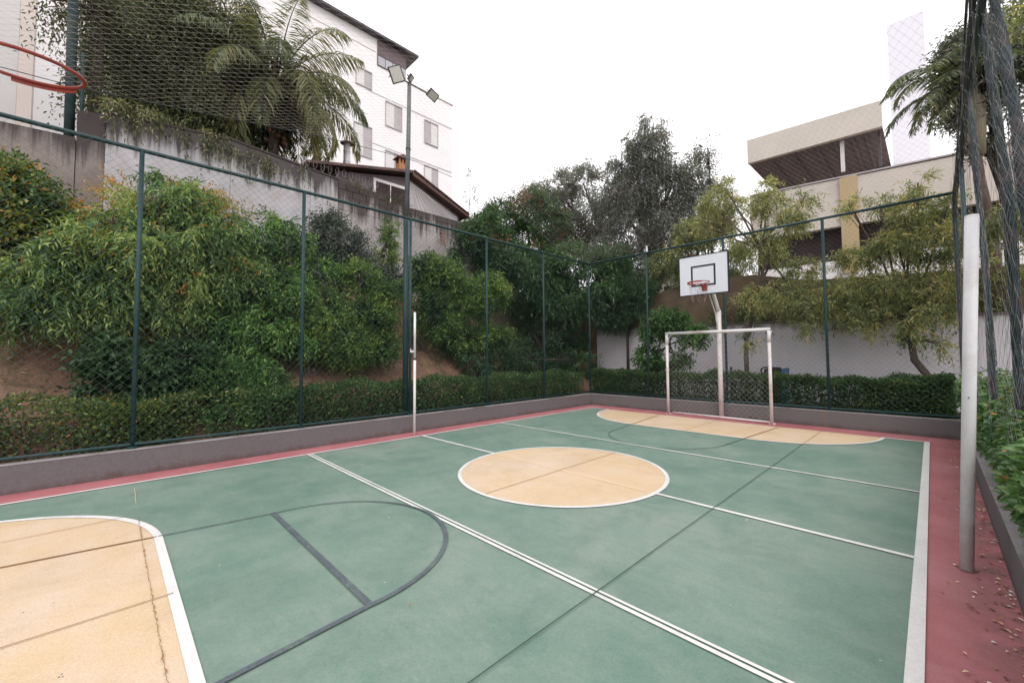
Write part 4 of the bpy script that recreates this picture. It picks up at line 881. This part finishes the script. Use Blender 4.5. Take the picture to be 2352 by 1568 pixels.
plant('low_shrub', 'small bush low between soil and fence right of the second post', 'shrub', (-1.7, -2.8, .6),
      [(-1.7, -2.9, .6), (-1.7, -2.85, .9), (-1.65, -2.8, 1.2)], [.03, .025, .02],
      [((-1.50, -2.96, 1.23), (.35, .45, .30)), ((-1.40, -2.21, 0.90), (.3, .4, .22)), ((-1.30, -3.52, 0.80), (.2, .25, .22)), ((-1.20, -2.76, 0.52), (.2, .4, .18))],
      [dict(mat=L_MID, n=1700, ll=.06, lw=.026, tl=.22, lpt=7, droop=.1, sub=14, tint=.36)], seed=45)
plant('bright_shrub', 'bright yellow green small leaved shrub left of the light pole', 'shrub', (-1.9, -.5, .9),
      [(-1.9, -.5, .8), (-1.9, -.5, 1.4), (-1.9, -.45, 2.0)], [.04, .035, .03],
      [((-1.90, -0.17, 2.37), (.40, .5, .36)), ((-1.80, -0.68, 1.78), (.42, .5, .36)), ((-2.00, 0.29, 2.91), (.32, .38, .36)), ((-1.80, -1.04, 2.22), (.3, .36, .28)), ((-1.80, -0.01, 1.69), (.36, .45, .28)), ((-2.20, -0.24, 3.27), (.26, .3, .32))],
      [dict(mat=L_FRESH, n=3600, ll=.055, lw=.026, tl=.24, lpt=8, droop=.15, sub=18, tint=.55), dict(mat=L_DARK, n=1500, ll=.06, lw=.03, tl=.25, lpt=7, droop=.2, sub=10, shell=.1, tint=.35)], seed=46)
plant('wall_side_shrub', 'dark shrub against the grey wall behind the bright shrub', 'shrub', (-3.2, -.4, 2.0),  # leaves in darker grey green tones
      [(-3.2, -.4, 1.9), (-3.2, -.35, 2.8), (-3.2, -.3, 3.4)], [.04, .035, .03],
      [((-3.20, -0.35, 4.25), (.5, .6, .5)), ((-3.20, 0.09, 3.67), (.55, .6, .5)), ((-3.40, -0.69, 4.65), (.35, .4, .4)), ((-3.20, 1.02, 3.57), (.4, .5, .35)), ((-3.40, -1.06, 3.74), (.5, .6, .6)), ((-3.40, -1.94, 3.41), (.5, .7, .6))],
      [dict(mat=L_GREY, n=3600, ll=.075, lw=.032, tl=.3, lpt=8, droop=.3, sub=16, tint=.36)], seed=47, bark=BARKD_M)
plant('slender_shrub', 'slender yellow green shoot against the stained wall left of the light pole', 'shrub', (-3.3, .8, 2.2),
      [(-3.3, .7, 2.0), (-3.3, .75, 3.2), (-3.3, .72, 4.2)], [.02, .016, .010],
      [((-3.30, 1.00, 4.70), (.12, .16, .26)), ((-3.30, 0.88, 4.15), (.16, .2, .2)), ((-3.30, 1.07, 5.01), (.08, .1, .15))],
      [dict(mat=L_FRESH, n=240, ll=.09, lw=.03, tl=.22, lpt=8, droop=.15, sub=10, tint=.6)], seed=48)
plant('citrus_shrub', 'green and yellow shrub right of the light pole', 'shrub', (-2.4, 2.6, 1.2),
      [(-2.4, 2.6, 1.1), (-2.4, 2.6, 1.8), (-2.35, 2.6, 2.6)], [.05, .04, .03],
      [((-2.30, 1.93, 3.56), (.5, .55, .5)), ((-2.30, 2.94, 3.07), (.55, .6, .5)), ((-2.10, 1.66, 2.60), (.5, .55, .5)), ((-2.50, 3.76, 3.43), (.5, .6, .42)), ((-2.20, 2.56, 1.95), (.5, .6, .35)), ((-2.40, 1.46, 3.74), (.35, .4, .45)), ((-2.50, 3.93, 2.25), (.4, .45, .3))],
      [dict(mat=L_FRESH, n=3300, ll=.085, lw=.036, tl=.28, lpt=8, droop=.2, sub=20, tint=.48), dict(mat=L_DARK, n=2200, ll=.075, lw=.035, tl=.28, lpt=7, droop=.2, sub=12, shell=.1, tint=.35)], seed=49)

plant('dry_shrub', 'dry orange tipped shrub showing behind the feathery small tree', 'shrub', (-3.2, -3.3, 2.2),
      [(-3.2, -3.3, 2.1), (-3.2, -3.3, 3.0), (-3.2, -3.3, 3.6)], [.03, .025, .02],
      [((-3.00, -3.82, 4.39), (.4, .5, .35)), ((-3.00, -3.27, 4.41), (.4, .5, .35)), ((-3.00, -2.65, 4.31), (.3, .4, .3)), ((-2.90, -4.25, 3.98), (.3, .4, .3)), ((-2.90, -3.79, 3.23), (.5, .7, .5)), ((-2.90, -4.64, 3.24), (.4, .6, .5)), ((-2.90, -2.92, 3.20), (.5, .7, .5))],
      [dict(mat=leafmat('dry_orange_leaf', [(0, (.08, .08, .03)), (.4, (.16, .15, .05)), (.7, (.26, .17, .075)), (1, (.38, .21, .10))]), n=1700, ll=.07, lw=.03, tl=.3, lpt=8, droop=.2, sub=16, tint=.6)], seed=50)
# far foliage added behind the trees, near black to stand for deep shade
o_ = foliage('distant_thicket', None, leafmat('shade_thicket_leaf', [(0, (.012, .012, .012)), (.5, (.03, .035, .028)), (1, (.06, .065, .045))]), [((-14 + 1.7 * i, 17.0 + .5 * math.sin(i), 2.2 + .6 * math.sin(i * 2.1)), (1.6, 1.3, 2.3)) for i in range(9)] + [((-12 + 2.2 * i, 18.6, 5.2), (1.7, 1.2, 1.5)) for i in range(4)] + [((-7.5 + 1.0 * i, 16.2, 3.0), (1.0, .6, 1.6)) for i in range(5)] + [((-15.5, 17, 4.4), (1.6, .8, 1.5)), ((-13.5, 17, 4.6), (1.6, .8, 1.5)), ((-11.5, 17, 4.4), (1.4, .8, 1.6))], 8000, .32, .14, .6, 6, .3, 'diamond', 44, sub=9, kind='stuff')
tag(o_, 'added distant thicket coloured as the deep shade under the mango tree')
plant('shade_fill_shrub', 'low dark shrub added for the shade between the citrus shrub and the court corner', 'shrub', (-1.9, 4.6, .5),  # added shrub, shade over the bank put in as dark leaves
      [(-1.9, 4.6, .5), (-1.9, 4.6, 1.0), (-1.9, 4.6, 1.4)], [.03, .025, .02],
      [((-1.9, 3.6, 1.35), (.4, .55, .35)), ((-1.9, 4.6, 1.3), (.4, .55, .4)), ((-2.0, 5.6, 1.2), (.45, .55, .5)), ((-1.8, 2.6, 1.2), (.35, .5, .3)), ((-2.6, 5.0, 1.8), (.5, .6, .4)), ((-1.2, 6.7, 1.3), (.5, .4, .4)), ((-2.2, 6.6, 1.6), (.6, .5, .6))],
      [dict(mat=L_DARK, n=1500, ll=.10, lw=.04, tl=.28, lpt=7, droop=.3, sub=12, tint=.32)], seed=57, bark=BARKD_M)
o_ = foliage('mound_ground_cover', None, L_OLIVE, [((2.6 + .75 * i, 9.2, 2.75 + .25 * math.sin(i * 1.9)), (.5, .25, .5)) for i in range(8)], 1300, .13, .03, .28, 7, .5, 'diamond', 45, sub=8, tint=.30, kind='stuff')
tag(o_, 'olive green cover growing over the mound behind the lilac wall')
# dark mango-like trees in the middle
plant('dark_mango_tree', 'dense dark tree with long drooping leaves left of the court corner', 'tree', (-3.4, 6.8, .3),
      [(-3.3, 7.2, .2), (-3.3, 7.2, 1.6), (-3.2, 7.2, 3.2)], [.14, .12, .10],
      [((-3.32, 7.00, 4.18), (.8, .8, .8)), ((-5.12, 7.40, 5.36), (.8, .8, .7)), ((-2.78, 7.60, 3.53), (.8, .8, .8)), ((-2.71, 7.80, 5.02), (.8, .8, .7)), ((-4.64, 7.40, 3.35), (.6, .6, .5)), ((-1.36, 7.80, 3.87), (.65, .7, .8)), ((-7.47, 8.00, 6.67), (.8, .8, .7)), ((-3.07, 8.20, 2.26), (.7, .7, .5)), ((-1.20, 8.40, 4.86), (.6, .6, .6))],
      [dict(mat=L_DARK, n=6200, ll=.19, lw=.036, tl=.34, lpt=8, droop=.45, leafdroop=.5, shape='lance', sub=22, tint=.5)], seed=51, bark=BARKD_M, n_each=4, r0=.05)
plant('tall_dark_tree', 'dark evergreen tree with reddish tips where the grey wall ends', 'tree', (-5.2, 8.2, .3),
      [(-5.2, 8.3, .2), (-5.2, 8.3, 3), (-5.1, 8.3, 4.6)], [.16, .13, .1],
      [((-8.83, 8.60, 7.71), (.9, .9, .7)), ((-7.13, 8.80, 8.00), (1.0, 1.0, .75)), ((-6.28, 9.40, 8.34), (.9, .9, .8)), ((-7.23, 8.60, 6.52), (1.0, 1, .8)), ((-5.12, 9.60, 7.29), (.8, .8, .9)), ((-10.00, 8.40, 7.24), (.7, .7, .5)), ((-3.90, 3.66, 5.14), (.35, .45, .3)), ((-3.90, 4.57, 5.46), (.45, .6, .4)), ((-4.10, 5.34, 6.13), (.5, .6, .45)), ((-3.70, 5.39, 4.81), (.6, .8, .5)), ((-5.56, 9.20, 6.12), (1, 1, .8))],
      [dict(mat=L_DARK, n=5200, ll=.17, lw=.045, tl=.4, lpt=8, droop=.25, shape='lance', sub=20, tint=.42), dict(mat=leafmat('reddish_new_leaf', [(0, (.06, .05, .03)), (1, (.24, .11, .08))]), n=500, ll=.12, lw=.035, tl=.3, lpt=7, droop=-.2, sub=8, shell=.95, tint=.6)], seed=52, bark=BARKD_M, n_each=4, r0=.06)
plant('background_tree', 'grey green spreading tree between the dark tree and the tall one', 'tree', (-3.3, 12, .3),
      [(-3.2, 12, .2), (-3.2, 12, 3), (-3.0, 12, 5)], [.18, .15, .12],
      [((-6.30, 12.00, 8.99), (.9, 1, .9)), ((-8.12, 12.00, 9.95), (.6, .8, .6)), ((-6.90, 12.40, 10.43), (.6, .7, .6)), ((-5.20, 12.40, 10.14), (.7, .8, .6)), ((-5.22, 12.00, 7.40), (1, 1, .9)), ((-6.86, 11.60, 7.67), (.9, 1, .8)), ((-4.18, 12.00, 8.02), (.8, 1, .9))],
      [dict(mat=L_GREY, n=2900, ll=.17, lw=.05, tl=.5, lpt=7, droop=.1, sub=24, sub_r=.22, tint=.45)], seed=53, bark=BARKD_M, n_each=5, r0=.06)
plant('tall_feathery_tree', 'tallest dark feathery tree standing behind the far fence', 'tree', (-.8, 10.6, .3),
      [(-.85, 10.8, .2), (-.8, 10.7, 3.5), (-.7, 10.6, 5.6)], [.17, .14, .11],
      [((-0.94, 10.60, 8.30), (.85, .9, .9)), ((-1.72, 10.60, 8.18), (.75, .8, .8)), ((-0.14, 10.80, 7.95), (.8, .8, .8)), ((-0.72, 10.60, 9.64), (.7, .75, .75)), ((-0.52, 10.60, 10.43), (.35, .4, .5)), ((-2.10, 10.60, 9.59), (.45, .5, .5)), ((-1.36, 10.60, 6.65), (.95, .9, .85)), ((0.00, 10.80, 6.55), (.7, .8, .8)),
       ((0.30, 10.80, 8.48), (.42, .5, .6)), ((-2.59, 10.60, 6.18), (.7, .8, .6)), ((-0.93, 10.80, 5.19), (.8, .8, .6)), ((1.02, 11.00, 7.66), (.34, .4, .55)), ((-2.79, 10.80, 8.16), (.55, .6, .7)), ((0.67, 11.00, 6.60), (.5, .5, .7)), ((-1.48, 10.60, 10.10), (.3, .35, .45))],
      [dict(mat=L_GREY, n=4100, ll=.17, lw=.036, tl=.5, lpt=10, droop=.75, leafdroop=.6, shape='lance', sub=26, sub_r=.22, tint=.42, spread=.22)], seed=54, bark=BARKD_M, n_each=6, r0=.045)
plant('airy_tree', 'thin airy branches with sparse leaves right of the tall dark tree', 'tree', (1.0, 12, .3),
      [(.9, 12, .2), (1.0, 12, 4), (1.1, 12, 6.4)], [.10, .08, .05],
      [((0.56, 12.00, 8.61), (.5, .5, .9)), ((1.01, 12.00, 9.50), (.3, .3, .5)), ((0.70, 12.00, 7.35), (.6, .6, .8)), ((-4.64, 12.00, 10.29), (.35, .3, .4))],
      [dict(mat=L_GREY, n=620, ll=.12, lw=.035, tl=.4, lpt=6, droop=.2, sub=16, tint=.4)], seed=55, bark=BARKD_M, n_each=6)
plant('sapling', 'thin bare sapling with a few leaves against the sky beyond the wall end', 'tree', (-1.7, 2.5, 1.5),
      [(-3.9, 5.0, 2.0), (-3.9, 5.05, 5.0), (-3.90, 4.17, 6.42), (-3.90, 4.21, 7.62)], [.015, .012, .010, .005],
      [((-3.90, 4.20, 6.80), (.16, .2, .10)), ((-3.90, 4.24, 7.71), (.10, .12, .10)), ((-3.90, 4.49, 7.25), (.08, .1, .1))],
      [dict(mat=L_GREY, n=22, ll=.11, lw=.035, tl=.14, lpt=4, droop=.2, sub=6, tint=.5)], seed=56, n_each=3, r0=.008)

# olive trees behind the goal
OL = 'yellow green olive like trees behind the far hedge'
plant('olive_green_tree', 'slim leaning tree with yellowish foliage just right of the backboard', 'tree', (3.45, 7.7, .2),
      [(3.42, 7.7, .15), (3.40, 7.7, 1.5), (3.43, 7.7, 2.1), (3.62, 7.7, 2.8), (3.86, 7.7, 3.45), (3.82, 7.7, 4.2)], [.062, .056, .054, .05, .045, .035],
      [((3.97, 7.80, 5.39), (.36, .4, .30)), ((4.44, 7.80, 4.93), (.30, .4, .28)), ((2.57, 8.40, 5.92), (.42, .5, .40)), ((3.25, 8.00, 4.54), (.30, .4, .26)), ((3.96, 7.70, 4.34), (.36, .4, .34)), ((2.18, 8.40, 5.36), (.34, .4, .34)), ((4.31, 7.70, 3.05), (.44, .5, .28)), ((3.69, 7.60, 2.89), (.34, .4, .22)),
       ((4.75, 7.70, 2.63), (.40, .45, .20)), ((4.72, 7.80, 3.56), (.30, .4, .22)), ((3.54, 7.50, 1.93), (.16, .2, .10)), ((3.93, 7.80, 5.81), (.22, .25, .16)), ((2.71, 8.40, 6.47), (.22, .3, .16)), ((4.80, 7.90, 5.41), (.15, .2, .16)), ((2.99, 8.60, 5.73), (.3, .3, .3)), ((4.84, 7.60, 2.20), (.14, .2, .10))],
      [dict(mat=L_OLIVE, n=2900, ll=.10, lw=.022, tl=.27, lpt=9, droop=.35, shape='lance', sub=17, sub_r=.26, tint=.48)], seed=61, n_each=5, r0=.022)
plant('olive_green_tree', 'crooked tree with yellow green foliage at the right end of the far hedge', 'tree', (6.8, 7.7, .2),
      [(7.0, 7.7, .15), (6.85, 7.7, .95), (6.62, 7.7, 1.35), (6.58, 7.7, 1.75), (6.68, 7.7, 2.2)], [.075, .07, .066, .06, .045],
      [((6.70, 7.80, 4.56), (.30, .3, .26)), ((7.03, 7.80, 3.75), (.40, .4, .30)), ((6.43, 7.80, 3.87), (.40, .4, .22)), ((5.79, 7.90, 3.71), (.30, .4, .14)), ((7.00, 7.70, 2.92), (.38, .4, .28)), ((6.33, 7.70, 2.92), (.46, .4, .28)), ((5.58, 7.80, 2.92), (.42, .4, .26)),
       ((6.85, 7.60, 2.30), (.36, .4, .16)), ((5.88, 7.70, 2.43), (.40, .45, .16)), ((6.58, 7.50, 1.91), (.20, .2, .12)), ((6.80, 7.80, 5.10), (.09, .1, .16)), ((5.64, 7.90, 4.97), (.13, .2, .12)), ((5.29, 7.80, 2.74), (.24, .3, .18)), ((6.95, 7.60, 1.68), (.10, .12, .08)), ((6.17, 7.90, 4.83), (.13, .2, .16)), ((7.24, 7.90, 4.54), (.14, .2, .16)), ((5.84, 7.60, 2.14), (.14, .2, .10))],
      [dict(mat=L_OLIVE, n=2900, ll=.10, lw=.022, tl=.26, lpt=9, droop=.35, shape='lance', sub=17, sub_r=.26, tint=.54), dict(mat=L_FRESH, n=380, ll=.08, lw=.022, tl=.22, lpt=8, droop=.3, shape='lance', sub=8, tint=.5)], seed=62, n_each=5, r0=.022)
plant('background_olive_tree', 'forked tree behind the far fence left of the backboard', 'tree', (1.9, 9.0, .2),
      [(2.1, 9.6, 3.6), (1.75, 9.6, 4.1), (1.45, 9.6, 4.7)], [.10, .08, .06],
      [((1.20, 9.40, 4.32), (.45, .5, .4)), ((0.36, 9.60, 4.79), (.45, .5, .35)), ((1.30, 9.60, 5.52), (.5, .6, .5)), ((2.01, 9.60, 5.66), (.5, .6, .5)), ((-0.14, 9.60, 4.55), (.26, .3, .34)), ((2.57, 9.80, 4.45), (.5, .5, .5))],
      [dict(mat=L_OLIVE, n=3000, ll=.10, lw=.028, tl=.3, lpt=8, droop=.3, shape='lance', sub=14, tint=.34)], seed=63, bark=BARKD_M, n_each=5, r0=.03)
plant('dark_shrub', 'dark green shrub against the lilac wall left of the goal', 'shrub', (1.5, 7.3, .2),
      [(1.75, 7.3, .2), (1.72, 7.3, 1.1), (1.5, 7.3, 1.8)], [.035, .028, .022],
      [((1.53, 7.30, 2.50), (.50, .45, .28)), ((0.98, 7.30, 2.21), (.3, .35, .2)), ((2.13, 7.20, 2.03), (.36, .35, .22)), ((0.88, 7.20, 1.43), (.26, .3, .28)), ((1.81, 7.20, 1.42), (.22, .25, .2)), ((1.06, 7.10, 1.04), (.34, .3, .18))],
      [dict(mat=L_MID, n=1500, ll=.11, lw=.042, tl=.22, lpt=7, droop=.2, shape='lance', sub=16, tint=.34)], seed=64, n_each=4)
plant('spiky_shrub', 'dark spiky shrub at the foot of the earth mound beside the court corner', 'shrub', (-.6, 8.4, 1.5),
      [(-.7, 8.7, .3), (-.7, 8.7, 2.0), (-.7, 8.7, 3.0)], [.06, .05, .04],
      [((-0.86, 8.40, 4.03), (.4, .4, .6)), ((-0.36, 8.40, 3.21), (.4, .4, .35)), ((-1.06, 8.40, 2.81), (.45, .4, .35)), ((-0.08, 8.80, 3.67), (.28, .3, .3))],
      [dict(mat=L_DARK, n=1700, ll=.19, lw=.03, tl=.26, lpt=8, droop=.1, shape='lance', sub=14, tint=.45)], seed=65, bark=BARKD_M)

# upper right: shrubs and trees behind the side net
plant('olive_screen_tree', 'tall olive tree filling the right edge behind the hanging net', 'tree', (9.6, 5.5, .2),
      [(9.8, 5.4, .2), (9.8, 5.4, 3), (9.7, 5.4, 5.2)], [.16, .13, .1],
      [((9.4, 5.6, 6.6), (.8, 1.0, .9)), ((9.3, 5.2, 5.4), (.8, .9, .8)), ((9.3, 5.4, 4.3), (.9, .9, .6)), ((8.6, 6.2, 7.4), (.5, .6, .6)), ((9.0, 4.6, 7.4), (.8, .8, .8)), ((8.9, 6.4, 3.6), (.8, .8, .5)), ((8.4, 7.4, 4.0), (.6, .6, .5))],
      [dict(mat=L_OLIVE, n=3600, ll=.12, lw=.035, tl=.35, lpt=8, droop=.4, shape='lance', sub=18, tint=.36)], seed=71, n_each=5, r0=.05)
plant('dark_canopy_tree', 'dark leafy tree behind the small palm at the upper right', 'tree', (8.2, 10.6, .2),
      [(8.3, 10.6, 2.6), (8.25, 10.6, 5.0), (8.1, 10.6, 7.2)], [.12, .1, .08],
      [((7.96, 10.60, 8.49), (.6, .7, .8)), ((7.68, 10.60, 8.86), (.4, .5, .5)), ((8.05, 10.60, 7.25), (.5, .6, .8)), ((7.69, 10.80, 7.83), (.4, .5, .5)), ((8.27, 10.20, 8.44), (.7, .7, .9))],
      [dict(mat=L_GREY, n=2300, ll=.12, lw=.045, tl=.35, lpt=7, droop=.2, sub=16, tint=.42)], seed=72, bark=BARKD_M, n_each=5, r0=.04)

# upper left: hanging creeper trees
HG = 'creeper hung trees'
plant('creeper_hung_tree', 'huge creeper hung tree left of the coconut palm', 'tree', (-6.6, -3.0, 4.9),
      [(-6.8, -3.0, 4.8), (-6.8, -2.95, 7.2), (-6.8, -2.9, 9.2)], [.22, .18, .14],
      [((-6.60, -3.85, 9.71), (.7, .7, 1.0)), ((-6.60, -3.11, 10.14), (.8, .8, 1.0)), ((-6.60, -3.82, 8.40), (.55, .6, 1.0)), ((-6.60, -2.99, 8.68), (.8, .8, .9)), ((-6.80, -2.22, 9.02), (.7, .8, .9)), ((-7.00, -2.31, 10.46), (.7, .8, .9)), ((-6.60, -3.55, 11.03), (.9, .9, .9)), ((-7.00, -2.13, 11.46), (.7, .8, .8)), ((-6.80, -1.81, 9.21), (.4, .5, .6)), ((-6.40, -2.81, 7.91), (.5, .6, .35)), ((-6.40, -3.95, 7.27), (.3, .5, .4)), ((-6.40, -3.32, 7.53), (.5, .6, .4))],
      [dict(mat=L_VINE, n=8200, ll=.11, lw=.032, tl=.8, lpt=13, droop=1.6, leafdroop=.7, shape='diamond', sub=20, tint=.4, spread=.17)], seed=81, bark=BARKD_M, n_each=5, r0=.06)
plant('creeper_hung_tree', 'thin vine covered tree next to the teal utility post', 'tree', (-5.4, -4.6, 4.9),
      [(-5.4, -4.55, 4.9), (-5.4, -4.6, 7.0), (-5.4, -4.6, 8.8)], [.13, .11, .09],
      [((-5.40, -4.78, 8.56), (.2, .2, .6)), ((-5.60, -4.48, 8.17), (.3, .36, .55)), ((-5.60, -4.53, 7.27), (.24, .3, .4)), ((-5.60, -4.37, 9.12), (.4, .5, .5)), ((-5.40, -5.24, 8.74), (.3, .3, .08)), ((-5.40, -4.71, 9.65), (.8, .8, .5)), ((-5.40, -4.72, 7.46), (.12, .18, .5))],
      [dict(mat=L_VINE, n=1150, ll=.085, lw=.03, tl=.5, lpt=9, droop=1.2, leafdroop=.7, sub=16, tint=.36)], seed=82, bark=BARKD_M, n_each=5, r0=.03)
# creeper and dry grass on the wall top
t = empty('wall_creeper', (-4.6, -2.8, 6.5), 'straggly creeper and dry stems spilling over the top of the grey wall', 'creeper')
foliage('foliage', t, L_IVY, [((-4.62, -4.3 + .42 * i, 6.44 + .05 * math.sin(i) + (.14 if i < 5 else 0)), (.16, .3, .10 + (.09 if i < 6 else .02))) for i in range(9)], 640, .12, .022, .28, 7, 1.1, 'diamond', 91, sub=10, tint=.45, leafdroop=.9)
t = empty('wall_creeper', (-4.6, 1.0, 6.4), 'dead tangled creeper on the exposed block part of the wall', 'creeper')
foliage('foliage', t, L_IVY, [((-4.60, .4 + .4 * i, 6.46 - .05 * i), (.12, .26, .10)) for i in range(5)], 230, .09, .012, .22, 6, .8, 'diamond', 92, sub=10, tint=.25, leafdroop=.7)
rd = random.Random(17); b = MB()
for _ in range(46):
    y = rd.uniform(-4.6, 2.3); z = 6.5 if y < .1 else 6.35; p = Vector((-4.5 + rd.uniform(-.1, .04), y, z)); a = rd.uniform(-1, 1)
    b.tube([p, p + Vector((.06, a * .1, .14)), p + Vector((.1, a * .24, .10)), p + Vector((.1, a * .3, -.08))], [.006, .005, .004, .002], 3)
tag(b.build('dry_stems', BARK_M), 'bare curling dry stems sprouting along the wall top', 'creeper', kind='stuff')

# ================================================================== PALMS
def frond(t, base, az, elev, length, sag, n=46, ll=.55, lw=.028, m=None, seed=0, hang=.55, name='frond', tint=.5):
    rng = np.random.default_rng(seed); base = Vector(base); k = 14; pts = []; p = base.copy(); e = elev
    for i in range(k + 1):
        pts.append(p.copy()); d = Vector((math.cos(az) * math.cos(e), math.sin(az) * math.cos(e), math.sin(e))); p = p + d * length / k; e -= sag / k * (1 + .8 * i / k)
    fr = MB().tube(pts, [.022 * (1 - .85 * i / k) + .003 for i in range(k + 1)], 5).build(name, m or L_PALM, t, smooth=True)
    Q = []; DD = []; LL = []
    for i in range(n):
        f_ = .12 + .88 * i / (n - 1); s_ = f_ * k; j = min(int(s_), k - 1); q = pts[j].lerp(pts[j + 1], s_ - j); tg = (pts[j + 1] - pts[j]).normalized()
        sd = tg.cross(Vector((0, 0, 1))); sd = sd.normalized() if sd.length > .05 else Vector((math.sin(az), -math.cos(az), 0))
        for sg in (-1, 1):
            d = sd * sg * .85 + tg * .65 + Vector((0, 0, -hang * rng.uniform(.5, 1.5))) + Vector(rng.normal(0, .08, 3))
            Q.append(tuple(q)); DD.append(tuple(d)); LL.append(ll * (math.sin(math.pi * min(1, .18 + .78 * f_)) ** .7) * rng.uniform(.85, 1.12))
    Q = np.array(Q); DD = np.array(DD); LL = np.array(LL); N = len(Q)
    D1 = DD / np.linalg.norm(DD, axis=1, keepdims=True)
    lf = leaf_mesh('leaflets', Q, D1, LL, np.full(N, lw), np.clip(tint + rng.normal(0, .12, N), 0, 1), 'lance', L_PALM, None, rng, .75)
    lf.parent = fr
    return fr
def palm(name, label, base, top, r0, r1, fr_list, seed, **kw):
    t = empty(name, base, label, 'palm tree'); rd = random.Random(seed); base = Vector(base); top = Vector(top)
    k = 14; pts = [base.lerp(top, i / k) + Vector((.04 * math.sin(i * .5), .03 * math.cos(i * .4), 0)) for i in range(k + 1)]
    MB().tube(pts, [(r0 + (r1 - r0) * i / k) * (1.05 if i % 2 else .95) for i in range(k + 1)], 10).build('trunk', BARK_M, t, smooth=True)
    for i, (az, e, L, sg, ti) in enumerate(fr_list):
        frond(t, top + Vector((math.cos(az) * r1 * .5, math.sin(az) * r1 * .5, .05)), az, e, L, sg, seed=seed * 100 + i, tint=ti, **kw)
    return t
rd = random.Random(4); fl = []
for i in range(34):
    lv = i / 34; az = i * 2.399963; fl.append((az, 1.3 - 1.75 * lv + rd.uniform(-.1, .1), 3.05 + rd.uniform(-.25, .35), 1.2 + .45 * lv + rd.uniform(-.1, .2), .38 + .3 * rd.random() + (.2 if i % 4 == 0 else 0) + (.15 if lv > .75 else 0)))
pt = palm('coconut_palm', 'coconut palm with arching fronds behind the grey wall', (-6.5, -1.0, 4.9), (-6.55, -.95, 9.45), .12, .15, fl, 5, n=104, ll=.80, lw=.034, hang=.7)
b = MB()
for i in range(10):
    a = i * .9; c = Vector((-6.52 + .2 * math.cos(a), -.95 + .24 * math.sin(a), 8.05 - .12 * (i % 3)))
    b.tube([c + Vector((0, 0, .075)), c + Vector((0, 0, .03)), c - Vector((0, 0, .03)), c - Vector((0, 0, .085))], [.02, .07, .07, .02], 8)
    b.tube([Vector((-6.52, -.95, 8.9)), c + Vector((0, 0, .08))], .012, 4)
b.build('coconuts', mottled('brown_husk', (.16, .07, .05), (.22, .12, .07), 6, .7), pt, smooth=True)
b = MB()
for i in range(6):
    a = i * 1.1 + .4; b.tube([(-6.5 + .12 * math.cos(a), -.95 + .12 * math.sin(a), 9.6), (-6.5 + .42 * math.cos(a), -.95 + .42 * math.sin(a), 10.0), (-6.5 + .62 * math.cos(a), -.95 + .62 * math.sin(a), 9.4), (-6.5 + .64 * math.cos(a), -.95 + .64 * math.sin(a), 8.7)], [.05, .07, .05, .01], 6)
b.build('dry_sheath', mottled('pale_brown_dry_fibre', (.28, .19, .14), (.4, .3, .23), 9, .9), pt, smooth=True)
foliage('dead_fronds', pt, L_VINE, [((-6.52, -.95, 9.0), (.30, .32, .42))], 260, .3, .02, .4, 8, 1.4, 'diamond', 97, sub=9, tint=.2, leafdroop=1.2)
# darker palm-like mass between creeper tree and coconut palm
fl = [(i * 2.4, 1.0 - 1.5 * i / 14, 1.7, 1.4, .12 + .1 * (i % 3)) for i in range(14)]
palm('dark_palm', 'dark young palm left of the coconut palm', (-7.3, -2.3, 4.9), (-7.30, -1.85, 10.36), .10, .11, fl, 6, n=40, ll=.5, lw=.035, hang=.7)
# small palm at the upper right
px_, py_, pz_ = (7.73, 10.00, 7.72)
fl = [(3.7, 1.05, 2.0, 1.7, .45), (3.95, .55, 2.15, 1.5, .5), (4.1, .15, 1.9, 1.2, .5), (3.6, .8, 1.9, 1.4, .4), (4.4, .5, 1.5, 1.2, .4), (3.8, -.15, 1.7, 1.0, .5), (3.85, .85, 2.1, 1.6, .5), (4.3, .9, 1.7, 1.5, .5), (4.0, -.45, 1.5, .7, .55), (3.5, .2, 1.9, 1.2, .4), (1.2, .8, 1.6, 1.3, .35), (.3, .6, 1.6, 1.3, .35), (5.2, .6, 1.5, 1.3, .35), (4.5, 1.0, 1.5, 1.3, .3), (6.0, .2, 1.5, 1.2, .4)]
palm('small_palm', 'grey green palm leaning into the pale tower at the upper right', (px_ + .3, py_ + .3, 2.6), (px_, py_, pz_), .10, .09, fl, 7, n=34, ll=.48, lw=.040, hang=.35)
t = bpy.data.objects['small_palm']
MB().tube([(px_ + .1, py_ + .1, pz_ - 1.6), (px_ + .05, py_ + .05, pz_ - .4), (px_, py_, pz_ + .3)], [.12, .22, .05], 10).build('leaf_sheath', mottled('pale_green_brown_sheath', (.24, .22, .15), (.34, .3, .22), 9, .8, stretch=(1, 1, .1)), t, smooth=True)

# repeats share a group phrase
GROUPS = {'volleyball_post': 'volleyball posts on the half way line', 'gathered_net': 'gathered net folds along the right side', 'kerb_wall': 'low kerb walls round the court',
          'olive_green_tree': 'yellow green trees behind the far hedge', 'clipped_hedge': 'clipped hedges behind the kerbs', 'basketball_hoop': 'basketball hoops at both ends of the court',
          'creeper_hung_tree': 'creeper hung trees above the grey wall', 'low_shrub': 'low shrubs on the left bank', 'wall_creeper': 'creepers on top of the grey wall'}
for o in COL.objects:
    k_ = o.name.split('.')[0]
    if o.parent is None and k_ in GROUPS: o['group'] = GROUPS[k_]
